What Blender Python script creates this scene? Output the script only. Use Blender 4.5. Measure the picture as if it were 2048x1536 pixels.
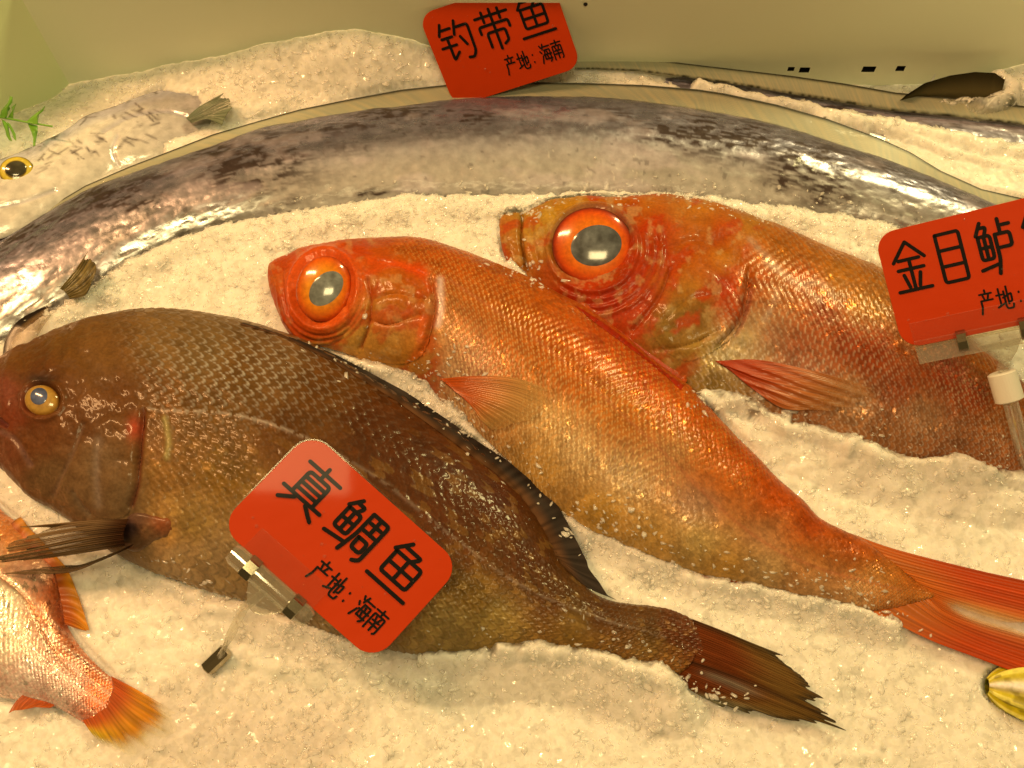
import bpy, math
import numpy as np
from mathutils import Vector

# ------------------------------------------------------------------ clear
for o in list(bpy.data.objects):
    bpy.data.objects.remove(o, do_unlink=True)
sc = bpy.context.scene
COL = sc.collection

# ------------------------------------------------------------------ camera
W, H = 2048.0, 1536.0
HFOV = math.radians(52.0)
TILT = math.radians(25.0)          # from straight down
DIST = 0.43
F = (W / 2) / math.tan(HFOV / 2)
CAM = np.array([0.0, -DIST * math.sin(TILT), DIST * math.cos(TILT)])
FWD = np.array([0.0, math.sin(TILT), -math.cos(TILT)])
RGT = np.array([1.0, 0.0, 0.0])
UPV = np.cross(RGT, FWD)
cd = bpy.data.cameras.new("camera")
cd.sensor_width = 36.0
cd.lens = 18.0 / math.tan(HFOV / 2)
cd.clip_start = 0.01
cd.clip_end = 50.0
cam = bpy.data.objects.new("camera", cd)
COL.objects.link(cam)
cam.location = Vector(CAM)
cam.rotation_euler = (TILT, 0, 0)
sc.camera = cam

# ------------------------------------------------------------------ world and lamps
wd = bpy.data.worlds.new("World")
sc.world = wd
wd.use_nodes = True
bgn = wd.node_tree.nodes["Background"]
_nt = wd.node_tree
_tc = _nt.nodes.new('ShaderNodeTexCoord')
_sx = _nt.nodes.new('ShaderNodeSeparateXYZ')
_rp = _nt.nodes.new('ShaderNodeValToRGB')
_rp.color_ramp.elements[0].position = 0.0
_rp.color_ramp.elements[0].color = (0.52, 0.34, 0.12, 1)
_rp.color_ramp.elements[1].position = 0.85
_rp.color_ramp.elements[1].color = (1.0, 0.60, 0.205, 1)
_nt.links.new(_tc.outputs['Generated'], _sx.inputs[0])
_nt.links.new(_sx.outputs['Z'], _rp.inputs[0])
_nt.links.new(_rp.outputs[0], bgn.inputs[0])
bgn.inputs[1].default_value = 0.23


def lamp(name, loc, target, sx, sy, power, col):
    l = bpy.data.lights.new(name, 'AREA')
    l.shape = 'RECTANGLE'
    l.size, l.size_y = sx, sy
    l.energy = power
    l.color = col
    o = bpy.data.objects.new(name, l)
    COL.objects.link(o)
    o.location = loc
    d = Vector(target) - Vector(loc)
    o.rotation_euler = d.to_track_quat('-Z', 'Y').to_euler()
    return o


lamp("ceiling_lamp", (-0.71, 0.31, 1.0), (-0.05, 0.04, 0), 0.07, 0.50, 11.6, (1.0, 0.53, 0.21))
lamp("ceiling_lamp", (0.50, 0.66, 0.74), (0.0, 0.12, 0), 0.07, 0.22, 5.9, (1.0, 0.82, 0.34))
lamp("fill_panel", (-0.02, -0.30, 1.15), (0.0, 0.17, 0), 0.34, 0.18, 4.1, (1.0, 0.77, 0.35))  # unseen panel, added for eye glints and moved forward to fill wall and ice

sc.view_settings.view_transform = 'Standard'
sc.view_settings.look = 'None'
sc.view_settings.exposure = 0.0
sc.view_settings.gamma = 1.0
sc.view_settings.use_curve_mapping = False
sc.cycles.use_denoising = True
sc.cycles.max_bounces = 6
sc.cycles.diffuse_bounces = 3
sc.cycles.glossy_bounces = 3
sc.cycles.use_adaptive_sampling = True
sc.cycles.adaptive_threshold = 0.02
sc.cycles.transparent_max_bounces = 10
sc.cycles.caustics_reflective = False
sc.cycles.caustics_refractive = False


# ------------------------------------------------------------------ projection helpers
def ray(px, py):
    px = np.asarray(px, float); py = np.asarray(py, float)
    x = (px - W / 2) / F
    y = -(py - H / 2) / F
    return FWD + x[..., None] * RGT + y[..., None] * UPV


def P(px, py, z=0.0):
    d = ray(px, py)
    t = (np.asarray(z) - CAM[2]) / d[..., 2]
    return CAM + d * t[..., None]


def Pplane(px, py, p0, n):
    d = ray(px, py)
    t = np.dot(np.asarray(p0) - CAM, n) / (d @ np.asarray(n))
    return CAM + d * t[..., None]


def proj(p):
    v = np.asarray(p) - CAM
    zc = v @ FWD
    return np.stack([W / 2 + F * (v @ RGT) / zc, H / 2 - F * (v @ UPV) / zc], -1)


def s2l(c):
    c = np.asarray(c, float) / 255.0
    return np.where(c <= 0.04045, c / 12.92, ((c + 0.055) / 1.055) ** 2.4)


LAMPCOL = np.array([0.95, 0.60, 0.225])      # colour of the warm shop light, taken out of the photographed colours


def A(c):
    return np.clip(s2l(c) / LAMPCOL, 0.004, 0.86)


# ------------------------------------------------------------------ noise
def _h(ix, iy, s):
    n = (ix.astype(np.int64) * 374761393 + iy.astype(np.int64) * 668265263 + s * 1274126177) & 0x7fffffff
    n = ((n ^ (n >> 13)) * 1103515245 + 12345) & 0x7fffffff
    n = ((n ^ (n >> 15)) * 1274126177) & 0x7fffffff
    n = n ^ (n >> 16)
    return (n & 0xffff) / 65535.0


def vn(x, y, s=0):
    x = np.asarray(x, float); y = np.asarray(y, float)
    ix = np.floor(x); iy = np.floor(y)
    fx = x - ix; fy = y - iy
    ux = fx * fx * fx * (fx * (fx * 6 - 15) + 10); uy = fy * fy * fy * (fy * (fy * 6 - 15) + 10)
    a = _h(ix, iy, s); b = _h(ix + 1, iy, s); c = _h(ix, iy + 1, s); d = _h(ix + 1, iy + 1, s)
    return (a * (1 - ux) + b * ux) * (1 - uy) + (c * (1 - ux) + d * ux) * uy


def fbm(x, y, s=0, o=4):
    r = 0; a = 0.5; t = 0
    for i in range(o):
        r = r + a * vn(x, y, s + i * 17); t += a
        x = x * 2.03 + 3.1; y = y * 2.03 + 1.7; a *= 0.5
    return r / t          # 0..1


def voro(x, y, s=0):
    x = np.asarray(x, float); y = np.asarray(y, float)
    ix = np.floor(x); iy = np.floor(y)
    f1 = np.full(x.shape, 9.0); idv = np.zeros(x.shape)
    for dx in (-1, 0, 1):
        for dy in (-1, 0, 1):
            cx = ix + dx; cy = iy + dy
            jx = cx + _h(cx, cy, s); jy = cy + _h(cx, cy, s + 7)
            d = np.hypot(x - jx, y - jy)
            m = d < f1
            f1 = np.where(m, d, f1); idv = np.where(m, _h(cx, cy, s + 13), idv)
    return f1, idv


def sstep(a, b, x):
    t = np.clip((x - a) / (b - a), 0, 1)
    return t * t * (3 - 2 * t)


def resample(pts, n, dense=0):
    """smooth (Catmull-Rom) resampling of a polyline to n points even in arc length"""
    p = np.asarray(pts, float)
    if len(p) > 2:
        q = np.vstack([2 * p[0] - p[1], p, 2 * p[-1] - p[-2]])
        out = []
        k = 16
        for i in range(1, len(q) - 2):
            t = np.linspace(0, 1, k, endpoint=False)[:, None]
            a, b, c, d = q[i - 1], q[i], q[i + 1], q[i + 2]
            out.append(0.5 * ((2 * b) + (-a + c) * t + (2 * a - 5 * b + 4 * c - d) * t ** 2 + (-a + 3 * b - 3 * c + d) * t ** 3))
        out.append(p[-1:])
        p = np.vstack(out)
    s = np.r_[0, np.cumsum(np.hypot(*np.diff(p[:, :2], axis=0).T))]
    u = np.linspace(0, s[-1], n)
    return np.stack([np.interp(u, s, p[:, i]) for i in range(p.shape[1])], -1)


def pdist(px, py, poly):
    """distance from points to a polyline"""
    poly = np.asarray(poly, float)
    d = np.full(np.shape(px), 1e9)
    for a, b in zip(poly[:-1], poly[1:]):
        ab = b - a; L = max((ab @ ab), 1e-12)
        t = np.clip(((px - a[0]) * ab[0] + (py - a[1]) * ab[1]) / L, 0, 1)
        d = np.minimum(d, np.hypot(px - a[0] - t * ab[0], py - a[1] - t * ab[1]))
    return d


def inpoly(px, py, poly):
    poly = np.asarray(poly, float)
    r = np.zeros(np.shape(px), bool)
    j = len(poly) - 1
    for i in range(len(poly)):
        xi, yi = poly[i]; xj, yj = poly[j]
        c = ((yi > py) != (yj > py)) & (px < (xj - xi) * (py - yi) / (yj - yi + 1e-12) + xi)
        r ^= c; j = i
    return r


def rbf(px, py, pts, soft=22.0, pw=1.7, gain=(1, 1, 1)):
    """colour map from sample points (photo x, photo y, r, g, b)"""
    out = np.zeros(np.shape(px) + (3,)); wt = np.zeros(np.shape(px))
    for x, y, r, g, b in pts:
        w = 1.0 / ((px - x) ** 2 + (py - y) ** 2 + soft * soft) ** pw
        out += w[..., None] * A((r, g, b)); wt += w
    return out / wt[..., None] * np.array(gain)


# ------------------------------------------------------------------ object helpers
def mesh_obj(name, verts, faces, mat, parent=None, col=None, smooth=True, attrs=None):
    me = bpy.data.meshes.new(name)
    verts = np.asarray(verts, np.float32)
    if isinstance(faces, np.ndarray):
        nf, k = faces.shape
        me.vertices.add(len(verts)); me.vertices.foreach_set("co", verts.ravel())
        me.loops.add(nf * k); me.loops.foreach_set("vertex_index", faces.astype(np.int32).ravel())
        me.polygons.add(nf)
        me.polygons.foreach_set("loop_start", np.arange(0, nf * k, k, dtype=np.int32))
        me.polygons.foreach_set("loop_total", np.full(nf, k, np.int32))
        me.update(calc_edges=True); me.validate()
    else:
        me.from_pydata([tuple(map(float, v)) for v in verts], [], [tuple(map(int, f)) for f in faces])
    if smooth:
        me.polygons.foreach_set("use_smooth", np.ones(len(me.polygons), bool))
    if col is not None:
        a = me.color_attributes.new("Col", 'FLOAT_COLOR', 'POINT')
        c4 = np.ones((len(verts), 4), np.float32); c4[:, :col.shape[1]] = col
        a.data.foreach_set("color", c4.ravel())
    for k_, v_ in (attrs or {}).items():
        a = me.attributes.new(k_, 'FLOAT', 'POINT')
        a.data.foreach_set("value", np.asarray(v_, np.float32).ravel())
    me.materials.append(mat)
    o = bpy.data.objects.new(name, me)
    COL.objects.link(o)
    if parent is not None:
        o.parent = parent
        o.matrix_parent_inverse = parent.matrix_basis.inverted()
    return o


def thing(name, label, cat, loc, group=None):
    o = bpy.data.objects.new(name, None)
    o.empty_display_size = 0.02
    COL.objects.link(o)
    o.location = loc
    o["label"] = label; o["category"] = cat
    if group: o["group"] = group
    return o


def tag(o, label, cat, group=None):
    o["label"] = label; o["category"] = cat
    if group: o["group"] = group
    return o


def grid_faces(nu, nv, closed_v=False):
    i = np.arange(nu - 1)[:, None]
    jn = nv if closed_v else nv - 1
    j = np.arange(jn)[None, :]
    j2 = (j + 1) % nv
    return np.stack([i * nv + j + 0 * i, i * nv + j2, (i + 1) * nv + j2, (i + 1) * nv + j], -1).reshape(-1, 4)


# ------------------------------------------------------------------ materials
def newmat(name):
    m = bpy.data.materials.new(name)
    m.use_nodes = True
    nt = m.node_tree
    return m, nt, nt.nodes["Principled BSDF"], nt.nodes["Material Output"]


def N(nt, t, **kw):
    n = nt.nodes.new(t)
    for k, v in kw.items():
        setattr(n, k, v)
    return n


def add_bump(nt, bsdf, scale, strength, dist=0.001, detail=4, coord='Object'):
    tc = N(nt, 'ShaderNodeTexCoord')
    no = N(nt, 'ShaderNodeTexNoise')
    no.inputs['Scale'].default_value = scale
    no.inputs['Detail'].default_value = detail
    bp = N(nt, 'ShaderNodeBump')
    bp.inputs['Strength'].default_value = strength
    bp.inputs['Distance'].default_value = dist
    nt.links.new(tc.outputs[coord], no.inputs['Vector'])
    nt.links.new(no.outputs['Fac'], bp.inputs['Height'])
    nt.links.new(bp.outputs['Normal'], bsdf.inputs['Normal'])
    return no, bp


def skin_mat(name, rough=0.4, metal=0.0, coat=0.30, sss=0.0, bump=0.25, bscale=900):
    m, nt, b, out = newmat(name)
    at = N(nt, 'ShaderNodeAttribute'); at.attribute_name = "Col"
    no, bp = add_bump(nt, b, bscale, bump, 0.0006)
    # fine colour grain
    mr = N(nt, 'ShaderNodeMapRange'); mr.inputs[1].default_value = 0.3; mr.inputs[2].default_value = 0.7
    mr.inputs[3].default_value = 0.82; mr.inputs[4].default_value = 1.15
    nt.links.new(no.outputs['Fac'], mr.inputs[0])
    vm = N(nt, 'ShaderNodeVectorMath', operation='SCALE')
    nt.links.new(at.outputs['Color'], vm.inputs[0]); nt.links.new(mr.outputs[0], vm.inputs['Scale'])
    nt.links.new(vm.outputs[0], b.inputs['Base Color'])
    ar = N(nt, 'ShaderNodeAttribute'); ar.attribute_name = "metal"
    nt.links.new(ar.outputs['Fac'], b.inputs['Metallic'])
    ag = N(nt, 'ShaderNodeAttribute'); ag.attribute_name = "rough"
    nt.links.new(ag.outputs['Fac'], b.inputs['Roughness'])
    b.inputs['Specular IOR Level'].default_value = 0.12
    b.inputs['Coat Weight'].default_value = coat
    b.inputs['Coat Roughness'].default_value = 0.13
    b.inputs['Coat IOR'].default_value = 1.35
    b.inputs['Subsurface Weight'].default_value = sss
    b.inputs['Subsurface Radius'].default_value = (0.004, 0.0015, 0.0008)
    b.inputs['Subsurface Scale'].default_value = 1.0
    return m


def fin_mat(name, rough=0.35, trans=0.35, coat=0.3, spec=0.5):
    m, nt, b, out = newmat(name)
    at = N(nt, 'ShaderNodeAttribute'); at.attribute_name = "Col"
    al = N(nt, 'ShaderNodeAttribute'); al.attribute_name = "alpha"
    nt.links.new(at.outputs['Color'], b.inputs['Base Color'])
    b.inputs['Roughness'].default_value = rough
    b.inputs['Specular IOR Level'].default_value = spec
    b.inputs['Coat Weight'].default_value = coat
    b.inputs['Coat Roughness'].default_value = 0.15
    tr = N(nt, 'ShaderNodeBsdfTranslucent')
    nt.links.new(at.outputs['Color'], tr.inputs['Color'])
    mx = N(nt, 'ShaderNodeMixShader'); mx.inputs[0].default_value = trans
    nt.links.new(b.outputs[0], mx.inputs[1]); nt.links.new(tr.outputs[0], mx.inputs[2])
    tp = N(nt, 'ShaderNodeBsdfTransparent')
    mx2 = N(nt, 'ShaderNodeMixShader')
    nt.links.new(al.outputs['Fac'], mx2.inputs[0])
    nt.links.new(tp.outputs[0], mx2.inputs[1]); nt.links.new(mx.outputs[0], mx2.inputs[2])
    nt.links.new(mx2.outputs[0], out.inputs['Surface'])
    add_bump(nt, b, 1200, 0.15, 0.0004)
    return m


def plain(name, col, rough=0.4, metal=0.0, coat=0.0, coat_rough=0.1, spec=0.5, bump=None):
    m, nt, b, out = newmat(name)
    b.inputs['Base Color'].default_value = (*col, 1)
    b.inputs['Roughness'].default_value = rough
    b.inputs['Metallic'].default_value = metal
    b.inputs['Coat Weight'].default_value = coat
    b.inputs['Coat Roughness'].default_value = coat_rough
    b.inputs['Specular IOR Level'].default_value = spec
    if bump: add_bump(nt, b, *bump)
    return m


def clear_mat(name, tint=(0.98, 0.97, 0.93), base=0.02):
    m, nt, b, out = newmat(name)
    nt.nodes.remove(b)
    tp = N(nt, 'ShaderNodeBsdfTransparent'); tp.inputs[0].default_value = (*tint, 1)
    gl = N(nt, 'ShaderNodeBsdfGlossy'); gl.inputs['Roughness'].default_value = 0.08
    df = N(nt, 'ShaderNodeBsdfDiffuse'); df.inputs[0].default_value = (0.9, 0.9, 0.86, 1)
    lw = N(nt, 'ShaderNodeLayerWeight'); lw.inputs['Blend'].default_value = 0.35
    mr = N(nt, 'ShaderNodeMapRange'); mr.inputs[3].default_value = base; mr.inputs[4].default_value = 0.8
    pw = N(nt, 'ShaderNodeMath', operation='POWER'); pw.inputs[1].default_value = 3.0
    nt.links.new(lw.outputs['Facing'], pw.inputs[0]); nt.links.new(pw.outputs[0], mr.inputs[0])
    mg = N(nt, 'ShaderNodeMixShader'); mg.inputs[0].default_value = 0.3
    nt.links.new(gl.outputs[0], mg.inputs[1]); nt.links.new(df.outputs[0], mg.inputs[2])
    mx = N(nt, 'ShaderNodeMixShader')
    nt.links.new(mr.outputs[0], mx.inputs[0]); nt.links.new(tp.outputs[0], mx.inputs[1]); nt.links.new(mg.outputs[0], mx.inputs[2])
    nt.links.new(mx.outputs[0], out.inputs['Surface'])
    return m


def ice_mat(name):
    m, nt, b, out = newmat(name)
    b.inputs['Roughness'].default_value = 0.35
    b.inputs['IOR'].default_value = 1.31
    b.inputs['Subsurface Weight'].default_value = 1.0
    b.inputs['Subsurface Radius'].default_value = (0.0060, 0.0058, 0.0052)
    b.inputs['Subsurface Scale'].default_value = 1.0
    tc = N(nt, 'ShaderNodeTexCoord')
    # wet surface of tiny facets: glints only
    v1 = N(nt, 'ShaderNodeTexVoronoi'); v1.inputs['Scale'].default_value = 620; v1.inputs['Randomness'].default_value = 1.0
    nz = N(nt, 'ShaderNodeTexNoise'); nz.inputs['Scale'].default_value = 300; nz.inputs['Detail'].default_value = 4
    mv = N(nt, 'ShaderNodeVectorMath', operation='MULTIPLY_ADD'); mv.inputs[1].default_value = (0.004, 0.004, 0.004)
    nt.links.new(tc.outputs['Object'], nz.inputs['Vector']); nt.links.new(nz.outputs['Color'], mv.inputs[0]); nt.links.new(tc.outputs['Object'], mv.inputs[2])
    nt.links.new(mv.outputs[0], v1.inputs['Vector'])
    ge = N(nt, 'ShaderNodeNewGeometry')
    c1 = N(nt, 'ShaderNodeVectorMath', operation='SUBTRACT'); c1.inputs[1].default_value = (0.5, 0.5, 0.5)
    c2 = N(nt, 'ShaderNodeVectorMath', operation='MULTIPLY_ADD'); c2.inputs[1].default_value = (1.3, 1.3, 1.3)
    c3 = N(nt, 'ShaderNodeVectorMath', operation='NORMALIZE')
    nt.links.new(v1.outputs['Color'], c1.inputs[0]); nt.links.new(c1.outputs[0], c2.inputs[0]); nt.links.new(ge.outputs['Normal'], c2.inputs[2]); nt.links.new(c2.outputs[0], c3.inputs[0])
    nt.links.new(c3.outputs[0], b.inputs['Coat Normal'])
    b.inputs['Coat Weight'].default_value = 0.9
    b.inputs['Coat Roughness'].default_value = 0.06
    b.inputs['Coat IOR'].default_value = 1.33
    n1 = N(nt, 'ShaderNodeTexNoise'); n1.inputs['Scale'].default_value = 500; n1.inputs['Detail'].default_value = 4
    nt.links.new(tc.outputs['Object'], n1.inputs['Vector'])
    bp = N(nt, 'ShaderNodeBump'); bp.inputs['Strength'].default_value = 0.10; bp.inputs['Distance'].default_value = 0.001
    nt.links.new(n1.outputs['Fac'], bp.inputs['Height']); nt.links.new(bp.outputs['Normal'], b.inputs['Normal'])
    # clear wet pieces are greyer than frosty white ones
    n2 = N(nt, 'ShaderNodeTexNoise'); n2.inputs['Scale'].default_value = 150; n2.inputs['Detail'].default_value = 8; n2.inputs['Roughness'].default_value = 0.72; n2.inputs['Distortion'].default_value = 0.8
    nt.links.new(tc.outputs['Object'], n2.inputs['Vector'])
    cr = N(nt, 'ShaderNodeValToRGB')
    cr.color_ramp.elements[0].position = 0.28; cr.color_ramp.elements[0].color = (0.66, 0.67, 0.65, 1)
    cr.color_ramp.elements[1].position = 0.66; cr.color_ramp.elements[1].color = (0.97, 0.97, 0.96, 1)
    e = cr.color_ramp.elements.new(0.46); e.color = (0.86, 0.865, 0.85, 1)
    nt.links.new(n2.outputs['Fac'], cr.inputs[0])
    # slivers differ in whiteness
    v2 = N(nt, 'ShaderNodeTexVoronoi'); v2.inputs['Scale'].default_value = 330
    nt.links.new(mv.outputs[0], v2.inputs['Vector'])
    sp = N(nt, 'ShaderNodeSeparateColor'); nt.links.new(v2.outputs['Color'], sp.inputs[0])
    sp2 = N(nt, 'ShaderNodeSeparateColor'); nt.links.new(v1.outputs['Color'], sp2.inputs[0])
    am = N(nt, 'ShaderNodeMath', operation='MULTIPLY_ADD'); am.inputs[1].default_value = 0.5
    nt.links.new(sp.outputs[0], am.inputs[0])
    a2 = N(nt, 'ShaderNodeMath', operation='MULTIPLY'); a2.inputs[1].default_value = 0.5
    nt.links.new(sp2.outputs[1], a2.inputs[0]); nt.links.new(a2.outputs[0], am.inputs[2])
    mr2 = N(nt, 'ShaderNodeMapRange'); mr2.inputs[1].default_value = 0.0; mr2.inputs[2].default_value = 1.0; mr2.inputs[3].default_value = 0.84; mr2.inputs[4].default_value = 1.12
    nt.links.new(am.outputs[0], mr2.inputs[0])
    vs = N(nt, 'ShaderNodeVectorMath', operation='SCALE'); nt.links.new(cr.outputs[0], vs.inputs[0]); nt.links.new(mr2.outputs[0], vs.inputs['Scale'])
    mn = N(nt, 'ShaderNodeVectorMath', operation='MINIMUM'); mn.inputs[1].default_value = (0.985, 0.985, 0.98)
    nt.links.new(vs.outputs[0], mn.inputs[0]); nt.links.new(mn.outputs[0], b.inputs['Base Color'])
    # a thin layer of wet ice lets the skin below show through
    ac = N(nt, 'ShaderNodeAttribute'); ac.attribute_name = "cover"
    tp = N(nt, 'ShaderNodeBsdfTransparent')
    mx = N(nt, 'ShaderNodeMixShader')
    nt.links.new(ac.outputs['Fac'], mx.inputs[0]); nt.links.new(tp.outputs[0], mx.inputs[1]); nt.links.new(b.outputs[0], mx.inputs[2])
    nt.links.new(mx.outputs[0], out.inputs['Surface'])
    return m


def flake_mat(name):
    """wet sliver of ice: pale, with a sharp shine"""
    m, nt, b, out = newmat(name)
    b.inputs['Base Color'].default_value = (0.97, 0.97, 0.96, 1)
    b.inputs['Roughness'].default_value = 0.12
    b.inputs['Specular IOR Level'].default_value = 0.8
    tp = N(nt, 'ShaderNodeBsdfTransparent')
    mx = N(nt, 'ShaderNodeMixShader'); mx.inputs[0].default_value = 0.62
    nt.links.new(b.outputs[0], mx.inputs[1]); nt.links.new(tp.outputs[0], mx.inputs[2])
    nt.links.new(mx.outputs[0], out.inputs['Surface'])
    return m


M = {}
M['ice'] = ice_mat('crushed_ice')
M['chip'] = flake_mat('ice_flake')
M['skin'] = skin_mat('fish_skin')
M['silver'] = skin_mat('silver_skin', coat=0.3, sss=0.0, bump=0.3, bscale=260)
M['fin'] = fin_mat('fin_membrane')
M['fin_dark'] = fin_mat('dark_fin_membrane', 0.7, 0.15, 0.0, 0.06)
M['iris'] = skin_mat('iris', coat=1.0, sss=0.0, bump=0.05, bscale=600)
M['iris'].node_tree.nodes["Principled BSDF"].inputs['Coat Roughness'].default_value = 0.11
M['iris'].node_tree.nodes["Principled BSDF"].inputs['Coat IOR'].default_value = 1.6
M['card'] = plain('orange_card', tuple(A((188, 42, 0)) * np.array([1, 1.1, .5])), rough=0.5, spec=0.12, coat=0.14, coat_rough=0.05, bump=(30, 0.25, 0.004, 3))
M['ink'] = plain('black_ink', (0.008, 0.007, 0.007), rough=0.5, coat=0.08, coat_rough=0.06, spec=0.08, bump=(30, 0.25, 0.004, 3))
M['clear'] = clear_mat('clear_plastic')
M['clear_thick'] = clear_mat('clear_plastic_thick', (0.95, 0.94, 0.88), 0.30)
M['drop'] = clear_mat('water', (0.99, 0.98, 0.95), 0.10)
M['metal'] = plain('polished_metal', (0.40, 0.37, 0.28), rough=0.10, metal=1.0)
M['white'] = plain('white_plastic', (0.75, 0.75, 0.72), rough=0.4)
M['green'] = plain('green_leaf', (0.17, 0.42, 0.04), rough=0.4, coat=0.2, bump=(300, 0.4, 0.001, 3))
M['black'] = plain('dark_hole', (0.006, 0.006, 0.005), rough=0.8)
M['wall'] = plain('case_wall', (0.86, 0.92, 0.72), rough=0.45, bump=(120, 0.06, 0.002, 4))
M['wall2'] = plain('case_side_wall', (0.78, 0.92, 0.56), rough=0.45, bump=(120, 0.06, 0.002, 4))
M['shell'] = skin_mat('shell', coat=0.3, sss=0.1, bump=0.3, bscale=500)

# ------------------------------------------------------------------ fish builder
CLAMP = []       # surface points the ice must stay under: arrays of (x, y, z)


def scales(s, w, L, Wd, seed=0):
    """overlapping fish scales: returns relief 0..1 and edge mask"""
    s = s + 0.10 * L * (vn(s / L * 0.5, w / Wd * 0.5, seed) - 0.5)
    r = np.floor(w / Wd); lw = w / Wd - r
    par = np.mod(r, 2) * 0.5
    f = np.mod(s / L + par + 0.55 * (2 * lw - 1) ** 2, 1.0)
    rel = f * (1 - sstep(0.82, 1.0, f))
    edge = sstep(0.6, 0.82, f) * (1 - sstep(0.86, 1.0, f))
    cid = _h(np.floor(s / L + par + 0.55 * (2 * lw - 1) ** 2), r, seed + 5)
    return rel, edge, cid


class Body:
    """a fish body lofted between a back line and a belly line"""
    def __init__(self, stations, z0, thick, nu, nv, expo=0.55, under=7):
        st = np.array([(a[0], a[1], b[0], b[1]) for a, b in stations], float)
        mid = np.stack([(st[:, 0] + st[:, 2]) / 2, (st[:, 1] + st[:, 3]) / 2, st[:, 0], st[:, 1], st[:, 2], st[:, 3]], -1)
        rs = resample(mid, nu)
        z0 = np.asarray(z0, float)
        self.t = t = np.linspace(0, 1, nu)
        zc = np.interp(t, np.linspace(0, 1, len(np.atleast_1d(z0))), np.atleast_1d(z0))
        D = P(rs[:, 2], rs[:, 3], zc); V = P(rs[:, 4], rs[:, 5], zc)
        C = (D + V) / 2; hv = (V - D) / 2
        hw = np.linalg.norm(hv, axis=1)
        th = np.interp(t, np.linspace(0, 1, len(thick)), thick)
        th = np.minimum(th, hw * 0.95 + 0.0004)
        a_top = np.linspace(0, math.pi, nv)
        a_bot = np.linspace(math.pi, 2 * math.pi, under + 2)[1:-1]
        a = np.r_[a_top, a_bot]
        cc = np.cos(a)
        ss = np.sign(np.sin(a)) * np.abs(np.sin(a)) ** (2 * expo)
        self.nu, self.nv, self.na = nu, nv, len(a)
        X = C[:, None, :] - hv[:, None, :] * cc[None, :, None]
        X[:, :, 2] += th[:, None] * ss[None, :]
        self.X = X
        self.c = np.broadcast_to(-cc[None, :], X.shape[:2])      # -1 back .. 1 belly
        s = np.r_[0, np.cumsum(np.linalg.norm(np.diff(C, axis=0), axis=1))]
        self.s = np.broadcast_to(s[:, None], X.shape[:2])
        self.w = self.c * hw[:, None] * 1.05
        self.hw = hw
        self.top = np.zeros(X.shape[:2], bool); self.top[:, :nv] = True
        self.T = np.broadcast_to(t[:, None], X.shape[:2])
        self.recalc()

    buried = None

    def recalc(self):
        du = np.gradient(self.X, axis=0)
        dv = np.roll(self.X, -1, axis=1) - np.roll(self.X, 1, axis=1)
        n = np.cross(du, dv)
        n /= np.linalg.norm(n, axis=2, keepdims=True) + 1e-12
        up = n[:, self.nv // 2, 2].mean()
        if up < 0: n = -n
        self.n = n
        self.px = proj(self.X)

    def scale_uv(self, k):
        """length and breadth coordinates in which scales shrink towards the tail"""
        f = np.clip(self.hw / self.hw.max(), 0.25, 1)
        f = f ** k
        ds = np.r_[0, np.diff(self.s[:, 0])]
        s = np.cumsum(ds / f)
        w = self.c * 1.05 * self.hw.max() * (self.hw / self.hw.max() / f)[:, None]
        return np.broadcast_to(s[:, None], self.c.shape), w

    def push(self, d):
        self.X = self.X + self.n * np.where(self.top, d, 0)[..., None]

    def at(self, x, y):
        """surface point and smooth normal at a photo position"""
        d = np.hypot(self.px[..., 0] - x, self.px[..., 1] - y) + np.where(self.top, 0, 1e6)
        k = np.argsort(d.ravel())[:80]
        p = self.X.reshape(-1, 3)[k].mean(0); n = self.n.reshape(-1, 3)[k].mean(0)
        return p, n / np.linalg.norm(n)

    def build(self, name, mat, parent, col, metal, rough, pieces=None, piece_lift=0.0006):
        X = self.X.reshape(-1, 3)
        f = grid_faces(self.nu, self.na, True)
        at = lambda k: {"metal": metal.reshape(-1)[k], "rough": rough.reshape(-1)[k]}
        colf = col.reshape(-1, 3)
        fc = self.px.reshape(-1, 2)[f].mean(1)
        ftop = self.top.reshape(-1)[f].all(1)
        keep = np.ones(len(f), bool)
        outs = []
        for pn, poly, lift in (pieces or []):
            pj = fc[:, 0] + 3 * (vn(fc[:, 1] * 0.15, fc[:, 0] * 0.15, 3) - 0.5)
            m = inpoly(pj, fc[:, 1], resample(np.vstack([poly, poly[:1]]), 80)) & ftop & keep
            if not m.any(): continue
            k, inv = np.unique(f[m], return_inverse=True)
            d = pdist(self.px.reshape(-1, 2)[k, 0], self.px.reshape(-1, 2)[k, 1], resample(np.vstack([poly, poly[:1]]), 80))
            Xp = X[k] + self.n.reshape(-1, 3)[k] * (lift * (0.3 + 0.7 * sstep(0, 22, d)))[:, None]
            outs.append(mesh_obj(pn, Xp, inv.reshape(-1, 4), mat, parent, colf[k], attrs=at(k)))
        k, inv = np.unique(f[keep], return_inverse=True)
        # caps
        o = mesh_obj(name, X[k], inv.reshape(-1, 4), mat, parent, colf[k], attrs=at(k))
        self.clamp()
        return o

    def clamp(self, drop=0.0015):
        q = self.X[:, :self.nv].reshape(-1, 3) - np.array([0, 0, drop])
        if self.buried is not None:          # this stretch lies under the ice
            x = self.px[:, :self.nv, 0].reshape(-1)
            q[:, 2] += 0.03 * sstep(self.buried[0] - 90, self.buried[0], x)
            q = q[(x < self.buried[0]) | (x > self.buried[1])]
        CLAMP.append(q)


def strokes_depth(px, py, lines):
    """sum of soft grooves: (polyline, width px, depth m)"""
    d = np.zeros(px.shape)
    for pl, wd, dep in lines:
        d -= dep * np.exp(-(pdist(px, py, resample(pl, 30)) / wd) ** 2)
    return d


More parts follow.
